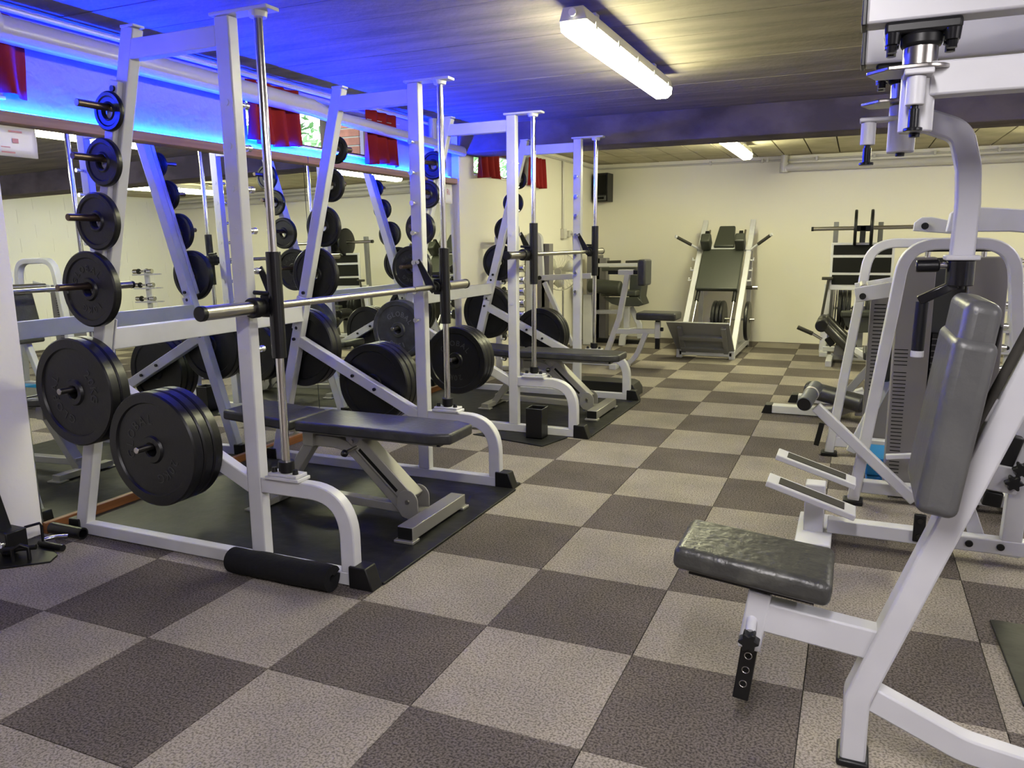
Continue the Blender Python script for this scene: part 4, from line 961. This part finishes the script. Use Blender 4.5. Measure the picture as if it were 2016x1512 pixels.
# ------------------------------------------------------------------ pedestal fan
Yf = 6.05; fc_ = at(1102, 535, Y=Yf)
t = thing('pedestal_fan', 'pale pedestal fan with wire cage standing by the cream wall', 'fan', (fc_.x, Yf, 0))
cg = B()
for k in range(30):
    a = 2*math.pi*k/30; co, si = math.cos(a), math.sin(a)
    cg.pipe([(fc_.x+.035*co, Yf-.055, fc_.z+.035*si), (fc_.x+.12*co, Yf-.05, fc_.z+.12*si), (fc_.x+.205*co, Yf+.0, fc_.z+.205*si), (fc_.x+.12*co, Yf+.05, fc_.z+.12*si), (fc_.x+.04*co, Yf+.055, fc_.z+.04*si)], .0016, 4)
o = obj('cage', cg, 'fan_plastic', t); o['kind'] = 'stuff'
obj('cage_ring', B().pipe([(fc_.x+.206*math.cos(k*.1963), Yf, fc_.z+.206*math.sin(k*.1963)) for k in range(32)], .005, 6, True), 'fan_plastic', t)
obj('badge', B().cyl((fc_.x, Yf-.058, fc_.z), (fc_.x, Yf-.064, fc_.z), .042, 24), 'pvc', t)
for k in range(3):
    a = 2*math.pi*k/3+.4; vs = []
    for (r, w_, tw) in ((.03, -.3, .015), (.03, .3, -.015), (.17, .45, -.022), (.18, 0, 0), (.16, -.45, .022)): vs.append((fc_.x+r*math.cos(a+w_), Yf+tw, fc_.z+r*math.sin(a+w_)))
    o = obj('blade', B().add(vs, [(0,1,2,3,4)]), 'fan_plastic', t); md = o.modifiers.new('s', 'SOLIDIFY'); md.thickness = .004
obj('motor', B().cyl((fc_.x, Yf+.05, fc_.z), (fc_.x, Yf+.17, fc_.z), .055, 20), 'fan_plastic', t, bevel=.012)
obj('pole', B().cyl((fc_.x, Yf+.1, .04), (fc_.x, Yf+.1, fc_.z-.04), .013, 14), 'chrome', t)
obj('base', B().cyl((fc_.x, Yf+.1, 0), (fc_.x, Yf+.1, .04), .17, 28, .12), 'fan_plastic', t)

# ------------------------------------------------------------------ dumbbell rack with chrome dumbbells
Yd = 4.75
t = thing('dumbbell_rack', 'tall white dumbbell rack close to the cream wall behind the farther rack', 'rack', (-2.0, Yd, 0))
dpx = [(1034, 528), (1034, 551), (1036, 573), (1037, 596), (1036, 619), (1038, 660), (1040, 700)]
dz = [at(a, b_, Y=Yd).z for a, b_ in dpx]
xh = at(1035, 573, Y=Yd).x
for yy in (Yd-.16, Yd+.16):
    obj('upright', B().box(-2.06, -2.01, yy-.02, yy+.02, .02, 1.32), 'frame', t, bevel=.003)
    obj('foot', B().box(-2.16, -1.50, yy-.02, yy+.02, 0, .04), 'frame', t, bevel=.003)
    for k, z in enumerate(dz):
        obj('cradle', B().box(-2.03, xh-.16, yy-.02, yy+.02, z-.032, z-.018), 'frame', t, bevel=.002)
obj('cross_bar', B().box(-2.06, -2.01, Yd-.16, Yd+.16, 1.28, 1.32), 'frame', t, bevel=.003)
def dumbbell(x1, y, z, rr, label):
    d = thing('dumbbell', label, 'dumbbell', (x1-.16, y, z), 'chrome dumbbells')
    obj('bar', B().cyl((x1-.26, y, z), (x1-.05, y, z), .013, 14), 'chrome', d)
    for xx in (x1-.05, x1-.27): obj('head', B().cyl((xx-.03, y, z), (xx+.05, y, z), rr, 24), 'chrome_bright', d, bevel=.006)
    for xx in (x1-.083, x1-.217): obj('head_ring', B().cyl((xx-.008, y, z), (xx+.008, y, z), rr+.004, 24), 'black', d, bevel=.002)
ORD = ('topmost', 'second from the top', 'third from the top', 'fourth from the top', 'fifth from the top', 'sixth from the top', 'lowest')
for k, z in enumerate(dz):
    dumbbell(xh+.03, Yd-.09, z, .036+.0018*k, 'chrome dumbbell in the rack column behind the farther rack, '+ORD[k])

# ------------------------------------------------------------------ leg press in the back right
Yg = 7.0
t = thing('leg_press', 'leg press with black three-panel foot plate and loaded bar by back wall', 'gym machine', (1.05, Yg, 0))
c0, c1 = at(1637, 478, Y=Yg), at(1735, 572, Y=Yg)
fr = obj('foot_plate', B().box(c0.x, c0.x+.62, Yg, Yg+.025, c1.z, c0.z), 'frame', t, bevel=.004)
H_ = c0.z-c1.z
for u0, u1 in ((.04, .215), (.265, .53), (.575, .73+.02)):
    obj('grip_panel', B().box(c0.x+.025, c0.x+.595, Yg-.006, Yg+.001, c0.z-H_*u1*1.18, c0.z-H_*u0*1.18), 'slot', fr, bevel=.006)
bz = at(1597, 451, Y=Yg).z
bx0 = at(1597, 451, Y=Yg).x
obj('load_bar', B().cyl((bx0+.02, Yg+.05, bz), (2.05, Yg+.05, bz+.012), .021, 20), 'steel', t)
obj('bar_cap', B().cyl((bx0, Yg+.05, bz), (bx0+.024, Yg+.05, bz), .023, 20), 'black', t)
xm = at(1700, 440, Y=Yg+.05).x
obj('bar_carrier', B().box(xm-.028, xm+.028, Yg+.02, Yg+.08, c0.z-.02, bz+.03), 'stack_dark', t, bevel=.004)
obj('bar_block', B().box(xm-.08, xm+.08, Yg+.02, Yg+.08, bz-.03, bz+.03), 'black', t, bevel=.006)
for xx, k in ((at(1685, 440, Y=Yg+.05).x, 0), (at(1717, 440, Y=Yg+.05).x, 1)):
    o = obj('weight_plate', B().lathe([(.024, -.014), (.185, -.016), (.195, -.010), (.195, .010), (.185, .016), (.024, .014)], (xx, Yg+.05, bz+.003), 'X', 44), 'rubber', bevel=.003)
    tag(o, ('thin black plate on the leg press bar, left one', 'thin black plate on the leg press bar, right one')[k], 'weight plate', 'plates on the leg press bar')
for px0 in (1647, 1735):
    a = at(px0, 437, Y=Yg+.25); obj('tall_post', B().box(a.x-.025, a.x+.025, Yg+.22, Yg+.28, 0, a.z), 'grey_frame', t, bevel=.003)
for px0 in (1629, 1742):
    a = at(px0, 580, Y=Yg+.1)
    obj('side_rail', B().rib([(a.x-.02, .03), (a.x+.0, .78)], .07, Yg+.1, .06), 'frame', t, bevel=.004)
    for dx in (.06, .085): obj('guide_rod', B().cyl((a.x+dx, Yg+.1, .25), (a.x+dx+.01, Yg+.1, .78), .010, 10), 'chrome', t)
c = at(1628, 548, Y=Yg)
obj('side_handle', B().cyl((c.x-.05, Yg-.02, c.z), (c.x+.06, Yg-.02, c.z), .017, 12).cyl((c.x+.02, Yg-.02, c.z), (c.x-.03, Yg-.02, c.z-.42), .014, 12), 'grip_tape', t)
obj('stop_frame', B().box(c.x-.03, c.x+.05, Yg-.10, Yg+.35, 0, .055), 'frame', t, bevel=.004)
obj('front_cross', B().box(c.x, 1.7, Yg-.06, Yg, .06, .11), 'frame', t, bevel=.003)
a = at(1650, 590, Y=Yg+.18); a.x -= .10
for k in range(5):
    o = obj('weight_plate', B().lathe([(.027, -.021), (.215, -.021), (.226, -.012), (.226, .012), (.215, .021), (.027, .021)], (a.x+.12+k*.046+(.14 if k > 2 else 0), Yg+.18, .50), 'X', 40), 'rubber', bevel=.003)
    tag(o, 'big black plate stored under the leg press foot plate, '+('leftmost', 'second from left', 'third from left', 'fourth from left', 'rightmost')[k], 'weight plate', 'plates stored on the leg press')
obj('plate_peg', B().cyl((a.x+.05, Yg+.18, .515), (a.x+.55, Yg+.18, .515), .013, 12), 'steel', t)
obj('peg_mount', B().box(a.x+.245, a.x+.375, Yg+.16, Yg+.20, .05, .54), 'grey_frame', t, bevel=.003)

# ------------------------------------------------------------------ padded seat with slanted leg pads in front of it
Yh = 6.2
t = thing('slant_bench', 'slanted bench with two shiny black leg pads and handles before the leg press', 'gym machine', (1.0, Yh, 0))
a0, a1 = at(1625, 640, Y=Yh), at(1672, 688, Y=Yh)
dx = Vector((a1.x-a0.x, 0, a1.z-a0.z)); L_ = dx.length; an = -math.atan2(dx.z, dx.x)
for k, yy in enumerate((Yh-.02, Yh+.34)):
    c = Vector(((a0.x+a1.x)/2+.015*k, yy, (a0.z+a1.z)/2+.02*k))
    cushion(B().obox(c, (L_+.10, .26, .075), ry=an), 'leg_pad', 'leather_shiny', t, .02)
    obj('pad_end', B().cyl((a0.x-.03, yy-.13, a0.z+.005), (a0.x-.03, yy+.13, a0.z+.005), .062, 24), 'black', t, bevel=.012)
h0, h1, h2 = at(1570, 644, Y=Yh-.1), at(1600, 657, Y=Yh-.1), at(1618, 668, Y=Yh-.1)
obj('handle', B().cyl(h1, h2, .014, 12), 'steel', t); obj('grip', B().cyl(h0, h1, .021, 14), 'grip_tape', t, bevel=.004)
h0, h1 = at(1611, 630, Y=Yh+.4), at(1630, 640, Y=Yh+.4); obj('grip', B().cyl(h0, h1, .026, 14), 'black', t, bevel=.004)
obj('backrest_board', B().prism(pl(Yh+.5, (1658, 622), (1722, 622), (1722, 655), (1680, 655), (1664, 640)), Yh+.50, Yh+.53), 'leather_green', t, bevel=.004)
cushion(B().rib(pl(Yh+.5, (1655, 618), (1722, 617)), .07, Yh+.5, .09), 'backrest_pad', 'leather_green', t, .02)
obj('knuckle', B().obox(at(1634, 672, Y=Yh), (.09, .10, .06), ry=.9), 'black', t, bevel=.006)
obj('support', B().prism(pl(Yh, (1645, 678), (1668, 685), (1690, 705), (1640, 697)), Yh-.03, Yh+.4), 'grey_frame', t, bevel=.004)
c = at(1626, 700, Y=Yh+.35)
obj('base_front', B().box(.84, .90, Yh+.0, Yh+.5, 0, .06), 'frame', t, bevel=.004)
obj('base_side', B().box(.88, 1.6, Yh+.42, Yh+.48, .02, .08), 'frame', t, bevel=.004)
obj('link_arm', B().bar((1.10, Yh-.1, .20), (1.42, Yh-.4, .06), .05, .05), 'frame', t, bevel=.004)

# small floor mat at the right edge
tag(obj('rubber_mat', B().prism([(1.548, .665), (1.558, .14), (2.3, .12), (2.3, .665)], .0005, .012, 'Z'), 'mat_rubber', bevel=.003), 'black rubber mat at the right edge behind the chest fly machine', 'mat')
# coat rail machine parts glimpsed at the right edge of the back wall
t = thing('dumbbell_tree', 'chrome dumbbell tree far right beyond the arched machine', 'rack', (2.15, 4.6, 0))
obj('base', B().cyl((2.15, 4.6, 0), (2.15, 4.6, .03), .22, 28), 'black', t)
obj('pole', B().cyl((2.15, 4.6, .02), (2.15, 4.6, 1.12), .03, 16), 'frame', t)
for k in range(6):
    for s in (-1, 1): obj('cradle', B().box(2.15-.17, 2.15+.17, 4.6+s*.05-.012, 4.6+s*.05+.012, .25+k*.16, .265+k*.16), 'frame', t)
for k in range(6): dumbbell(2.36, 4.6, .295+k*.16, .028, 'chrome dumbbell on the dumbbell tree at far right, '+('lowest', 'second from bottom', 'third from bottom', 'fourth from bottom', 'fifth from bottom', 'topmost')[k])
